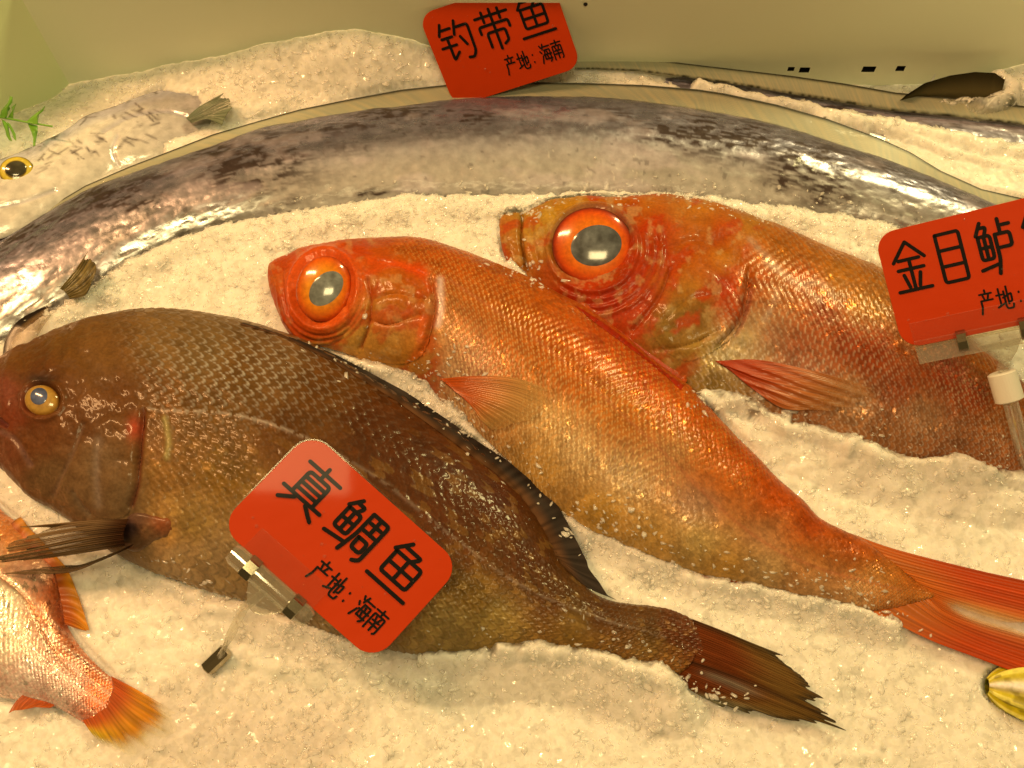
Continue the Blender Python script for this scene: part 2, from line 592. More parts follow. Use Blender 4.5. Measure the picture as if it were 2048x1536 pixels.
def eye(body, parent, cx, cy, rx, ry, ang, cols, pup, bulge, lift=0.0, name='eye', face=0.5):
    """eyeball dome with iris colours by radius; the pupil is its sub-part"""
    p, n = body.at(cx, cy)
    v = CAM - p; v /= np.linalg.norm(v)
    n = n * (1 - face) + v * face; n /= np.linalg.norm(n)
    p = p + n * lift
    nr, na = 26, 64
    r = np.linspace(0, 1, nr); a = np.linspace(0, 2 * math.pi, na, endpoint=False)
    ca, sa = math.cos(ang), math.sin(ang)

    def dome(cx, cy, rx, ry, ang, up, b, r0=1.0):
        ca, sa = math.cos(ang), math.sin(ang)
        ex = rx * r[:, None] * np.cos(a); ey = ry * r[:, None] * np.sin(a)
        x = cx + ca * ex - sa * ey; y = cy + sa * ex + ca * ey
        q = Pplane(x, y, p, n)
        return q, x, y

    q, x, y = dome(cx, cy, rx, ry, ang, 0, bulge)
    hfun = lambda x, y: bulge * np.sqrt(np.clip(1 - 0.96 * ((((x - cx) * ca + (y - cy) * sa) / rx) ** 2 + ((-(x - cx) * sa + (y - cy) * ca) / ry) ** 2), 0, 1))
    q = q + n * hfun(x, y)[..., None]
    rr = np.broadcast_to(r[:, None], x.shape)
    rk = [c[0] for c in cols]
    col = np.stack([np.interp(rr, rk, [A(c[1])[i] for c in cols]) for i in range(3)], -1)
    col = col * np.array([0.80, 0.68, 0.35])
    col = col * (0.88 + 0.24 * fbm(np.arctan2(y - cy, x - cx) * 5 + 20, rr * 3, 4))[..., None]
    f = grid_faces(nr, na, True)
    o = mesh_obj(name, q.reshape(-1, 3), f, M['iris'], parent, col.reshape(-1, 3),
                 attrs={"metal": np.full(nr * na, 0.0), "rough": np.full(nr * na, 0.3)})
    pcx, pcy, prx, pry, pang, pcol, pcol2 = pup
    q, x, y = dome(pcx, pcy, prx, pry, pang, 0, 0)
    q = q + n * (hfun(x, y) + 0.00025 * np.sqrt(np.clip(1.0 - 0.98 * rr ** 2, 0, 1)))[..., None]
    t = np.clip(0.5 + 0.5 * (fbm(x * 0.05, y * 0.05, 9) - 0.5) * 3, 0, 1)[..., None]
    col = A(pcol) * (1 - t) + A(pcol2) * t
    pp = mesh_obj("pupil", q.reshape(-1, 3), f, M['iris'], o, col.reshape(-1, 3),
                  attrs={"metal": np.full(nr * na, 0.0), "rough": np.full(nr * na, 0.2)})
    return o


def fin(name, parent, rays, z, colfn, alphafn, nu=60, nv=50, ridge=0.00025, nridge=22, ragged=0.06, thick=0.00025, arch=0.0, seed=1, body=None, lift=0.0008, clampit=True, curl=0.0, mat='fin', gain=(0.86, 0.58, 0.25)):
    """a fin: photo-traced ray lines from base to tip; z = (base, tip) heights"""
    R = np.array([resample(r, nv) for r in rays])          # k, nv, 2
    k = len(rays)
    u = np.linspace(0, k - 1, nu)
    G = np.stack([[np.interp(u, np.arange(k), R[:, j, i]) for j in range(nv)] for i in range(2)], -1)   # nv, nu, 2
    G = G.transpose(1, 0, 2)                                 # nu, nv, 2
    uu = np.linspace(0, 1, nu)
    rg = (vn(uu * nridge * 0.8, uu * 0, seed) - 0.5) * 2 * ragged
    vv = np.linspace(0, 1, nv)
    ext = 1 + rg[:, None] * sstep(0.5, 1, vv)[None, :]
    G = G[:, :1] + (G - G[:, :1]) * ext[..., None]
    z = np.asarray(z, float)
    zz = np.interp(vv, np.linspace(0, 1, len(z)), z)[None, :] + arch * np.sin(math.pi * uu)[:, None]
    zz = zz + curl * (fbm(uu[:, None] * 3, vv[None, :] * 2.0, seed + 3) - 0.5)
    X = P(G[..., 0], G[..., 1], zz + 0 * G[..., 0])
    if body is not None:
        # lie on the body's surface
        bx = body.X[:, :body.nv].reshape(-1, 3)
        bp = body.px[:, :body.nv].reshape(-1, 2)
        step = max(1, len(bp) // 25000)
        bp = bp[::step]; bz = bx[::step, 2]
        gz = np.empty(G.shape[:2])
        for i in range(nu):
            d = (G[i, :, 0][:, None] - bp[None, :, 0]) ** 2 + (G[i, :, 1][:, None] - bp[None, :, 1]) ** 2
            j = d.argmin(1)
            gz[i] = np.where(d[np.arange(nv), j] < 200, bz[j], (zz[0] if zz.shape[0] == 1 else zz[i]) - lift)
        for _ in range(10):
            p_ = np.pad(gz, 1, mode='edge')
            gz = np.maximum(gz, (p_[1:-1, :-2] + p_[1:-1, 2:] + p_[:-2, 1:-1] + p_[2:, 1:-1] + 2 * gz) / 6) * 0.5 + 0.5 * (p_[1:-1, :-2] + p_[1:-1, 2:] + p_[:-2, 1:-1] + p_[2:, 1:-1]) / 4
        zz = np.maximum(gz + lift, zz)
        X = P(G[..., 0], G[..., 1], zz)
    rid = np.abs(np.sin(uu * math.pi * nridge))[:, None] + 0 * vv[None, :]
    X[..., 2] += ridge * rid
    px, py = G[..., 0], G[..., 1]
    col = colfn(px, py, uu[:, None] + 0 * px, vv[None, :] + 0 * px, rid) * np.array(gain if mat == 'fin' else (0.82, 0.74, 0.5))
    al = alphafn(px, py, uu[:, None] + 0 * px, vv[None, :] + 0 * px, rid)
    X2 = X.copy(); X2[..., 2] -= thick
    V = np.vstack([X.reshape(-1, 3), X2.reshape(-1, 3)])
    f = grid_faces(nu, nv)
    n = nu * nv
    f2 = f[:, ::-1] + n
    ring = np.r_[np.arange(nv), np.arange(1, nu) * nv + nv - 1, (nu - 1) * nv + np.arange(nv - 2, -1, -1), np.arange(nu - 2, 0, -1) * nv]
    r2 = np.roll(ring, -1)
    side = np.stack([ring, r2, r2 + n, ring + n], -1)
    faces = np.vstack([f, f2, side])
    if clampit:
        CLAMP.append(X2.reshape(-1, 3) - np.array([0, 0, 0.0008]))
    return mesh_obj(name, V, faces, M[mat], parent, np.vstack([col.reshape(-1, 3)] * 2), attrs={"alpha": np.r_[al.ravel(), al.ravel()]})


def mixc(a, b, t):
    return np.asarray(a) * (1 - t[..., None]) + np.asarray(b) * t[..., None]


# ================================================================== display case: back wall
YW = float(P(1700.0, 138.0, 0.0)[1])


def wall_pt(px, py, y=None):
    d = ray(px, py)
    yy = YW if y is None else y
    t = (yy - CAM[1]) / d[1]
    return CAM + d * t


def build_wall():
    slots = [(1574, 1590, 134, 142), (1597, 1621, 135, 145), (1722, 1753, 133, 144), (1790, 1812, 132, 142)]
    XL = float(wall_pt(78.0, 60.0)[0])
    rects = []
    for a, b, c, d in slots:
        p, q = wall_pt(a, d), wall_pt(b, c)
        rects.append((p[0], q[0], p[2], q[2]))
    xs = sorted({XL, 0.6} | {r[0] for r in rects} | {r[1] for r in rects})
    zs = sorted({-0.12, 0.052} | {round(float(r[2]), 5) for r in rects} | {round(float(r[3]), 5) for r in rects})
    zs = np.array(zs); xs = np.array(xs)
    V = []; Fc = []
    for i in range(len(xs) - 1):
        for j in range(len(zs) - 1):
            mx, mz = (xs[i] + xs[i + 1]) / 2, (zs[j] + zs[j + 1]) / 2
            if any(r[0] < mx < r[1] and r[2] < mz < r[3] for r in rects): continue
            b = len(V)
            V += [(xs[i], YW, zs[j]), (xs[i + 1], YW, zs[j]), (xs[i + 1], YW, zs[j + 1]), (xs[i], YW, zs[j + 1])]
            Fc.append((b, b + 1, b + 2, b + 3))
    w = mesh_obj("back_wall", V, Fc, M['wall'], smooth=False)
    w["kind"] = "structure"; w["label"] = "pale green back wall of the ice display case"
    for r in rects:       # dark channel behind each drain slot
        x0, x1, z0, z1 = r[0] - .001, r[1] + .001, r[2] - .001, r[3] + .001
        d = 0.02
        V = [(x0, YW + .0004, z0), (x1, YW + .0004, z0), (x1, YW + .0004, z1), (x0, YW + .0004, z1),
             (x0, YW + d, z0), (x1, YW + d, z0), (x1, YW + d, z1), (x0, YW + d, z1)]
        mesh_obj("drain_slot", V, [(4, 5, 6, 7), (0, 1, 5, 4), (1, 2, 6, 5), (2, 3, 7, 6), (3, 0, 4, 7)], M['black'], w, smooth=False)
    # screw
    c = wall_pt(1171.0, 8.0)
    V = []; na = 24
    for rr, h in ((0.0009, 0.0), (0.0009, 0.0004), (0.0006, 0.0007), (0.0, 0.0008)):
        V += [(c[0] + rr * math.cos(k / na * 2 * math.pi), YW - h, c[2] + rr * math.sin(k / na * 2 * math.pi)) for k in range(na)]
    mesh_obj("screw", V, grid_faces(4, na, True), M['black'], w)
    # side wall meeting the back wall at the left, leaning outwards
    a = wall_pt(60.0, 0.0); b = wall_pt(96.0, 150.0)
    sl = (a[0] - b[0]) / (a[2] - b[2])
    ny = 2
    V = []
    for z in (-0.12, 0.052):
        V += [(XL, YW, z), (XL - 0.22, YW - 0.30, z)]
    s = mesh_obj("side_wall", V, [(0, 1, 3, 2)], M['wall2'], smooth=False)
    s["kind"] = "structure"


build_wall()

# ================================================================== ribbonfish in front
def ribbon_colors(B, seed, patch):
    px, py = B.px[..., 0], B.px[..., 1]
    c = B.c
    s, w = B.s, B.w
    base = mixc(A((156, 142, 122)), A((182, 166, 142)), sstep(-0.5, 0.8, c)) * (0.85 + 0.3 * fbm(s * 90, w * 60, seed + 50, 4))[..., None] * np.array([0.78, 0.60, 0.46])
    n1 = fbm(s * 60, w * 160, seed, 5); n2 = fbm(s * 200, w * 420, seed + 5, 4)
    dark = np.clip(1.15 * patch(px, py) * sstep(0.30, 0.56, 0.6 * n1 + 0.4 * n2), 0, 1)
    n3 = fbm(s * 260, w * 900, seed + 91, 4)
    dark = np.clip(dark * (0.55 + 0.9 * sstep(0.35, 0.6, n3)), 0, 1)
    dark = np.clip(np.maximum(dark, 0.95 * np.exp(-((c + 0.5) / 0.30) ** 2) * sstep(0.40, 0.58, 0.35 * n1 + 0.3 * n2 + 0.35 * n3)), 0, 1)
    col = mixc(base, A((56, 35, 18)), np.clip(dark * 0.97, 0, 1))  # brown patches and back band: worn skin plus dark reflections painted into the colour
    # bare pinkish patches
    pk = sstep(0.55, 0.7, fbm(s * 40 + 9, w * 90, seed + 11, 4)) * 0.35
    col = mixc(col, A((205, 160, 115)), pk * 0.7)
    # fine scratches across the skin
    u = s * 1000 + w * 600; v = w * 130 + 30 * vn(s * 200, w * 9, seed)
    sc_ = sstep(0.80, 0.9, vn(u, v, seed + 21)) * sstep(0.5, 0.75, vn(s * 60, w * 90, seed + 23)) * np.exp(-((px - 1140) / 170) ** 2) * sstep(-0.3, 0.1, c)
    col = mixc(col, A((235, 215, 170)), sc_ * 0.6)
    fleck = sstep(0.80, 0.86, fbm(s * 330, w * 330, seed + 33, 2)) * 0.7
    col = mixc(col, A((70, 50, 30)), fleck * 0.6)
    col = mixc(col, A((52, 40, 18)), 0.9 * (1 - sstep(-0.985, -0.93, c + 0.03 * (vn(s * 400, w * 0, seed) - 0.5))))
    metal = np.clip(0.80 - 0.45 * dark - 0.3 * pk, 0.03, 0.9)
    rough = np.clip(0.27 + 0.15 * dark + 0.35 * (n2 - 0.45), 0.15, 0.8)
    relief = 0.0008 * (n1 - 0.5) + 0.0004 * (n2 - 0.5) + 0.0002 * sc_
    return col, metal, rough, relief


rf1_top = [(-260, 760), (-150, 622), (-70, 532), (0, 482), (85, 432), (171, 384), (256, 350), (342, 321), (444, 287), (530, 255), (700, 226), (803, 213), (973, 195),
           (1178, 195), (1348, 212), (1485, 236), (1587, 260), (1690, 294), (1792, 328), (1895, 369), (1980, 407), (2080, 450), (2200, 510)]
rf1_bot = [(-200, 850), (-110, 760), (-20, 700), (40, 665), (110, 625), (190, 575), (275, 525), (370, 480), (480, 445), (570, 430), (720, 408), (830, 395), (985, 392),
           (1165, 390), (1310, 392), (1425, 404), (1525, 412), (1630, 428), (1730, 448), (1840, 476), (1930, 500), (2030, 530), (2150, 570)]
rf1_st = list(zip(rf1_top, rf1_bot))
RZ = 0.0075
B = Body(rf1_st, [RZ], [0.004, 0.0075, 0.0078, 0.0075, 0.0072, 0.0068, 0.006], 900, 84, 0.6)


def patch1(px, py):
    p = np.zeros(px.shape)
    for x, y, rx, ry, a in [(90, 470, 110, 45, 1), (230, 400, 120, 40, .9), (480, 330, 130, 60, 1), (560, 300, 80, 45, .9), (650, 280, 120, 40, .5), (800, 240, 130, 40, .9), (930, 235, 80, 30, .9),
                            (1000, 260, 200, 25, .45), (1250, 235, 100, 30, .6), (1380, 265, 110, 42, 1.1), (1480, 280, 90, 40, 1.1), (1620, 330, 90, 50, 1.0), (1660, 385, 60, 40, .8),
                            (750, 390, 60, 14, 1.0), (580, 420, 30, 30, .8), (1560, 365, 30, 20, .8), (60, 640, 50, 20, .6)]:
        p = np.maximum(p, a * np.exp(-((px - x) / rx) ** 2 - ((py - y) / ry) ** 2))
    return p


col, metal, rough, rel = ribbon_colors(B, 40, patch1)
lowf = sstep(-0.15, 0.25, B.c) * sstep(420, 620, B.px[..., 0]) * (1 - 0.7 * sstep(1560, 1700, B.px[..., 0]))
metal = metal * (1 - 0.65 * lowf); rough = np.clip(rough + 0.28 * lowf, 0, 0.85)      # skin rubbed dull on the flank
B.push(rel)
rb1 = thing("ribbonfish", "long silver ribbonfish arching across the picture in front of the orange tag", "fish", tuple(P(600.0, 300.0, 0.0)), "ribbonfish on the ice")
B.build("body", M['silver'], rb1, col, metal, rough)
RB1 = B


def ribbon_fin(parent, top, base, z, seed, hide=None):
    n = len(top)
    rays = [[b, ((b[0] + t[0]) / 2, (b[1] + t[1]) / 2), t] for b, t in zip(base, top)]

    def colfn(px, py, u, v, rid):
        st = vn(u * 700 + v * 16, v * 0.7, seed)
        c = mixc(A((176, 164, 118)), A((236, 224, 182)), np.clip(0.25 + 0.75 * st, 0, 1))
        e = np.maximum(sstep(0.82, 0.95, v), (1 - sstep(0.06, 0.20, v)) * (0.35 + 0.75 * vn(u * 160, v, seed + 2)))
        return mixc(c, A((48, 38, 14)), np.clip(e * 0.95, 0, 1))
    return fin("dorsal_fin", parent, rays, z, colfn, lambda px, py, u, v, r: np.clip(0.72 + 0.28 * sstep(.85, 1, v) + 0.2 * (1 - sstep(.05, .2, v)), 0, 1),
               nu=900, nv=16, ridge=0.0, nridge=10, ragged=0.0, seed=seed, gain=(0.82, 0.76, 0.55))


dt = [(-150, 612), (-70, 520), (0, 473), (85, 422), (171, 371), (256, 334), (342, 301), (427, 268), (513, 243), (598, 219), (700, 198), (803, 179), (895, 169), (1042, 164), (1178, 166),
      (1290, 170), (1400, 179), (1451, 187), (1553, 209), (1656, 238), (1758, 276), (1820, 304), (1881, 341), (1963, 378), (2042, 396), (2150, 425)]
db = [(-150, 630), (-70, 540), (5, 490), (90, 438), (176, 390), (259, 356), (345, 326), (435, 294), (524, 263), (608, 245), (700, 232), (803, 219), (895, 209), (1042, 199), (1178, 200),
      (1280, 208), (1385, 222), (1436, 232), (1535, 251), (1635, 280), (1735, 314), (1792, 333), (1850, 358), (1935, 394), (2000, 420), (2110, 470)]
ribbon_fin(rb1, dt, db, (RZ + 0.0016, RZ + 0.0008), 5)


def plain_fin_col(c1, c2, seed, n=60):
    def f(px, py, u, v, rid):
        return mixc(A(c1), A(c2), np.clip(vn(u * n, v * 3, seed) * 0.7 + 0.3 * rid, 0, 1))
    return f


fin("pectoral_fin", rb1, [[(120, 578), (150, 540), (172, 508)], [(128, 582), (160, 548), (184, 512)], [(135, 590), (165, 570), (192, 540)], [(140, 598), (170, 590), (188, 566)]],
    (RZ + 0.009, RZ + 0.013), plain_fin_col((80, 55, 20), (170, 130, 60), 8, 24), lambda px, py, u, v, r: 0.75 + 0.25 * r, nridge=9, ragged=0.16, ridge=0.0006, curl=0.002, clampit=False, gain=(0.82, 0.74, 0.5))
# gill flap: dark crescent seen just above the brown fish's head
fin("gill_flap", rb1, [[(4, 716), (12, 676), (38, 640), (94, 610)], [(16, 712), (24, 680), (48, 648), (96, 614)], [(32, 706), (44, 684), (64, 656), (98, 620)], [(58, 694), (72, 676), (84, 656), (102, 630)]],
    (0.0165, 0.018, 0.0155), lambda px, py, u, v, r: mixc(A((30, 15, 6)), A((165, 125, 75)), sstep(0.25, 0.5, u)),
    lambda px, py, u, v, r: np.clip(1.0 - 0.75 * sstep(0.25, 0.5, u), 0, 1), nridge=2, ragged=0.0, ridge=0.0002, nu=40, nv=30)

# ================================================================== ribbonfish behind
rf2_top = [(-330, 500), (-250, 440), (-160, 390), (-70, 350), (0, 321), (51, 301), (85, 287), (137, 260), (171, 236), (222, 217), (290, 191), (349, 179), (450, 172), (560, 165), (680, 158), (800, 150),
           (920, 142), (1050, 142), (1192, 140), (1281, 143), (1365, 150), (1485, 167), (1587, 185), (1690, 202), (1792, 219), (1929, 231), (2048, 245), (2180, 262)]
rf2_bot = [(-330, 505), (-240, 490), (-130, 490), (-30, 485), (45, 462), (100, 430), (140, 405), (190, 372), (230, 352), (285, 338), (350, 318), (410, 300), (490, 288), (590, 275), (700, 265), (815, 258),
           (930, 252), (1055, 250), (1190, 250), (1270, 254), (1345, 262), (1455, 280), (1555, 298), (1660, 318), (1760, 335), (1900, 350), (2030, 365), (2160, 380)]
B = Body(list(zip(rf2_top, rf2_bot)), [0.012, 0.0115, 0.003, -0.004, -0.004, -0.004, -0.003, -0.001, 0.0, 0.0], [0.001, 0.006, 0.0075, 0.0068, 0.006, 0.0055, 0.005, 0.005], 800, 70, 0.6)


def patch2(px, py):
    p = 1.0 * np.exp(-(pdist(px, py, [(-60, 348), (40, 306), (100, 281), (180, 236), (300, 192), (400, 182)]) / 11) ** 2)
    p = np.maximum(p, 0.35 * np.exp(-((px - 200) / 90) ** 2 - ((py - 270) / 30) ** 2))
    return np.maximum(p, 0.8 * np.exp(-((px - 20) / 60) ** 2 - ((py - 440) / 14) ** 2))


B.buried = (400, 3000)
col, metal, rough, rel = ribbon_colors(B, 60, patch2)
col = mixc(col, A((250, 228, 186)), np.clip(0.92 * np.exp(-((B.px[..., 0] - 120) / 260) ** 2), 0, 1))
# dark back edge and greyer upper side
hd_ = 1 - sstep(380, 430, B.px[..., 0])
col = mixc(col, A((165, 140, 108)), 0.65 * hd_ * (1 - sstep(-0.75, -0.25, B.c + 0.2 * (fbm(B.s * 120, B.w * 120, 7, 4) - 0.5))))
col = mixc(col, A((84, 62, 40)), 0.85 * hd_ * (1 - sstep(-0.95, -0.84, B.c + 0.06 * (vn(B.s * 500, B.w * 60, 5) - 0.5))))
for pl in ([(205, 262), (260, 232), (330, 222), (372, 232)], [(235, 330), (225, 300), (235, 270)], [(-40, 420), (40, 405), (110, 380)]):
    d = pdist(B.px[..., 0], B.px[..., 1], resample(pl, 20))
    rel -= 0.0008 * np.exp(-(d / 4) ** 2)
    col = mixc(col, A((175, 145, 108)), 0.5 * np.exp(-(d / 4) ** 2))
# head: dark nicks
px, py = B.px[..., 0], B.px[..., 1]
rng = np.random.default_rng(4)
for k in range(70):
    x = rng.uniform(60, 330); y = 300 - (x - 60) * 0.32 + rng.uniform(-35, 55); a = rng.uniform(-0.9, 0.9); L = rng.uniform(1, 13)
    d = pdist(px, py, [(x - L * math.cos(a), y - L * math.sin(a)), (x + L * math.cos(a), y + L * math.sin(a))])
    col = mixc(col, A((92, 66, 40)), rng.uniform(.3, .9) * np.exp(-(d / rng.uniform(1.2, 2.4)) ** 2))
B.push(rel)
rb2 = thing("ribbonfish", "pale silver ribbonfish with yellow-ringed eye, half under ice by the green leaf", "fish", tuple(P(200.0, 280.0, 0.0)), "ribbonfish on the ice")
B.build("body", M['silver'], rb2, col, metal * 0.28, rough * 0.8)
eye(B, rb2, 33, 342, 35, 28, -0.12, [(0, (70, 50, 15)), (0.62, (110, 75, 15)), (0.66, (235, 195, 70)), (0.86, (225, 180, 50)), (0.97, (150, 110, 30)), (1, (90, 65, 30))],
    (33, 341, 21, 15, -0.12, (45, 34, 12), (80, 64, 30)), 0.0022, 0.0002)
fin("pectoral_fin", rb2, [[(372, 236), (400, 212), (444, 188)], [(376, 240), (415, 218), (456, 198)], [(380, 243), (420, 228), (464, 212)], [(382, 246), (415, 238), (440, 250)]],
    (0.0085, 0.012), plain_fin_col((95, 85, 45), (165, 150, 95), 8, 40), lambda px, py, u, v, r: 0.8 + 0.2 * r, nridge=14, ragged=0.12, ridge=0.0003, curl=0.001, gain=(0.82, 0.76, 0.55))
dt2 = [(1150, 118), (1192, 111), (1281, 115), (1365, 126), (1485, 140), (1587, 152), (1690, 167), (1792, 185), (1929, 198), (2048, 212), (2180, 232)]
db2 = [(1150, 138), (1192, 138), (1278, 142), (1360, 152), (1478, 169), (1580, 187), (1683, 204), (1785, 221), (1922, 234), (2040, 248), (2170, 268)]
ribbon_fin(rb2, dt2, db2, (0.006, 0.0045), 15)
RB2 = B

# dark arched sheet poking out of the ice by the wall
dk = thing("dark_arch", "smooth dark brown arched shape poking out of the ice below the wall slots", "fin", tuple(P(1920.0, 200.0, 0.0)))
fin("arched_sheet", dk, [[(1790, 205), (1800, 200), (1812, 190)], [(1830, 215), (1838, 185), (1850, 166)], [(1880, 225), (1890, 180), (1900, 151)], [(1930, 230), (1940, 180), (1950, 144)],
                     [(1970, 230), (1982, 185), (1990, 146)], [(1990, 228), (2002, 190), (2010, 160)]], (-0.004, 0.006, 0.010),
    lambda px, py, u, v, r: mixc(A((88, 68, 32)), A((48, 36, 14)), sstep(0.5, 1, v)), lambda *a: np.ones(a[0].shape), nu=60, nv=24, ridge=0.00005, nridge=14, ragged=0.0, thick=0.001, mat='fin_dark')

# ================================================================== red big-eyed fish, right
a2_st = [((1000, 452), (1003, 480)), ((1003, 436), (1008, 505)), ((1012, 427), (1018, 524)), ((1028, 425), (1034, 540)), ((1050, 422), (1060, 560)), ((1080, 408), (1085, 590)), ((1111, 400), (1110, 620)), ((1172, 396), (1150, 660)), ((1240, 397), (1205, 700)), ((1326, 394), (1275, 745)), ((1394, 403), (1345, 785)),
         ((1463, 422), (1410, 815)), ((1531, 447), (1470, 840)), ((1582, 468), (1530, 862)), ((1650, 500), (1590, 885)), ((1710, 522), (1650, 905)), ((1760, 545), (1710, 925)), ((1850, 610), (1780, 935)),
         ((1930, 680), (1855, 945)), ((1990, 728), (1930, 958)), ((2060, 790), (2010, 985)), ((2130, 850), (2090, 1020)), ((2250, 945), (2215, 1070)), ((2340, 1005), (2315, 1095))]
A2Z = 0.0095
B = Body(a2_st, [A2Z - .001, A2Z, A2Z, A2Z - .001, A2Z - .002], [0.002, 0.0125, 0.019, 0.021, 0.021, 0.020, 0.018, 0.014, 0.009, 0.006], 760, 170, 0.55)
px, py = B.px[..., 0], B.px[..., 1]
a2_pts = [(1015, 460, 205, 130, 55), (1030, 500, 200, 125, 45), (1060, 450, 215, 165, 70), (1080, 500, 205, 140, 50), (1120, 410, 215, 150, 40), (1100, 440, 222, 172, 60), (1075, 430, 218, 170, 70), (1230, 400, 215, 120, 20), (1300, 410, 215, 130, 40),
          (1290, 470, 205, 68, 8), (1330, 450, 198, 60, 5), (1350, 430, 215, 140, 60), (1270, 560, 195, 50, 5), (1230, 600, 190, 45, 5), (1150, 590, 185, 50, 10), (1100, 540, 195, 90, 30), (1270, 620, 200, 80, 20),
          (1320, 560, 205, 110, 40), (1380, 520, 210, 110, 30), (1390, 490, 205, 100, 20), (1440, 470, 205, 75, 10), (1450, 510, 220, 140, 40), (1370, 580, 205, 140, 50), (1350, 620, 150, 115, 50),
          (1400, 640, 140, 105, 45), (1330, 660, 165, 130, 60), (1400, 690, 190, 150, 70), (1450, 580, 200, 60, 10), (1470, 620, 195, 70, 20), (1485, 675, 205, 172, 115), (1510, 650, 200, 150, 100), (1440, 710, 198, 168, 112), (1400, 740, 190, 150, 80),
          (1420, 770, 150, 115, 50), (1560, 500, 205, 125, 40), (1500, 450, 210, 140, 50), (1400, 415, 215, 135, 40), (1550, 580, 195, 115, 60), (1520, 560, 195, 90, 30), (1500, 520, 205, 105, 30), (1600, 560, 190, 85, 20), (1680, 550, 210, 140, 50),
          (1740, 600, 205, 135, 45), (1630, 510, 210, 130, 40), (1650, 620, 178, 70, 20), (1700, 680, 175, 75, 35), (1600, 680, 180, 95, 55), (1600, 740, 170, 100, 65), (1550, 660, 185, 120, 80), (1750, 700, 165, 65, 20),
          (1800, 760, 160, 75, 35), (1900, 740, 160, 55, 15), (1950, 780, 150, 55, 15), (1850, 830, 165, 110, 65), (1700, 800, 180, 120, 70), (1800, 870, 175, 110, 60), (1900, 880, 165, 100, 55),
          (2000, 850, 165, 95, 45), (2020, 780, 175, 90, 25), (1830, 640, 190, 110, 35), (1960, 720, 190, 105, 30), (1262, 425, 200, 78, 14), (1320, 510, 198, 66, 8), (1305, 440, 205, 95, 20), (1300, 590, 198, 62, 8), (1200, 640, 190, 52, 8), (1290, 535, 196, 55, 6), (1400, 455, 212, 120, 35)]


def scaled_skin(B, pts, L, Wd, seed, head, amp, edge_col, edge_amt, var, soft=20.0, noise=0.35, gain=(1, 1, 1), shrink=0.6, head_blotch=0.0, belly=0.0, bvec=(0.12, 0.24, 0.90), backv=0.0):
    """colour, metallic, roughness and relief of a scaly fish; head(px,py) is 1 on the scaleless head"""
    px, py = B.px[..., 0], B.px[..., 1]
    wob = 14 * (fbm(px * 0.03, py * 0.03, seed + 1) - 0.5); wob2 = 14 * (fbm(px * 0.03 + 40, py * 0.03, seed + 2) - 0.5)
    col = rbf(px + wob * 1.6, py + wob2 * 1.6, pts, soft, gain=gain)
    hd = head(px, py)
    rel, edge, cid = scales(*B.scale_uv(shrink), L, Wd, seed)
    body = 1 - hd
    n = fbm(B.s * 140, B.w * 140, seed + 3, 5); n2 = fbm(B.s * 500, B.w * 500, seed + 4, 3)
    col = col * (1 + body * var * (cid - 0.5))[..., None]
    col = col * (1 + noise * (n - 0.5) + 0.25 * (n2 - 0.5))[..., None]
    pe = 0.2 + 1.1 * sstep(0.32, 0.62, fbm(B.s * 28, B.w * 34, seed + 81, 4))
    col = mixc(col, A(edge_col) * np.sqrt(np.array(gain)), np.clip(body * edge * edge_amt * pe * (0.4 + 0.9 * n), 0, 1))
    hs = hd * head_blotch
    st1 = fbm(px * 0.018 + py * 0.030, py * 0.012 - px * 0.02, seed + 61, 5); st2 = fbm(px * 0.05, py * 0.05, seed + 67, 5)
    col = mixc(col, A((190, 50, 4)) * np.array([.72, .6, .4]), np.clip(hs * sstep(0.50, 0.68, st1) * 0.65, 0, 1))
    col = mixc(col, A((226, 170, 90)) * np.array([.66, .58, .4]), np.clip(hs * sstep(0.58, 0.74, st2) * 0.35, 0, 1))
    bl = body * belly * sstep(-0.25, 0.7, B.c)
    col = col * (1 + bl[..., None] * np.array(bvec))
    bk = body * backv * (1 - sstep(-0.6, -0.1, B.c))
    col = col * (1 - bk[..., None] * np.array([0.0, 0.18, 0.45]))
    pm = 0.25 + 0.95 * sstep(0.32, 0.62, fbm(B.s * 28, B.w * 34, seed + 81, 4))
    relief = amp * pm * rel * body + 0.0009 * (n - 0.5) * (0.3 + hd) + 0.00025 * (n2 - 0.5)
    rough = 0.36 + 0.2 * (n - 0.5) - 0.10 * body * (cid > 0.8) + 0.05 * hd
    metal = np.clip(0.12 * body + 0.35 * body * (cid > 0.93), 0, 1)
    return np.clip(col, 0.003, 0.9), metal, np.clip(rough, 0.15, 0.8), relief


head2 = lambda px, py: 1 - sstep(-25, 25, (px - (1478 + 0.10 * (600 - py))) + 0.35 * (py - 520) - 40 * np.maximum(0, (480 - py) / 80))
col, metal, rough, rel = scaled_skin(B, a2_pts, 0.0032, 0.0026, 70, head2, 0.00028, (215, 165, 105), 0.45, 0.5, gain=(.54, .355, .13), head_blotch=1.0, belly=0.8, bvec=(0.25, 0.50, 1.3), backv=0.6)
red = lambda x, y, rx, ry: np.sqrt(((px - x) / rx) ** 2 + ((py - y) / ry) ** 2)
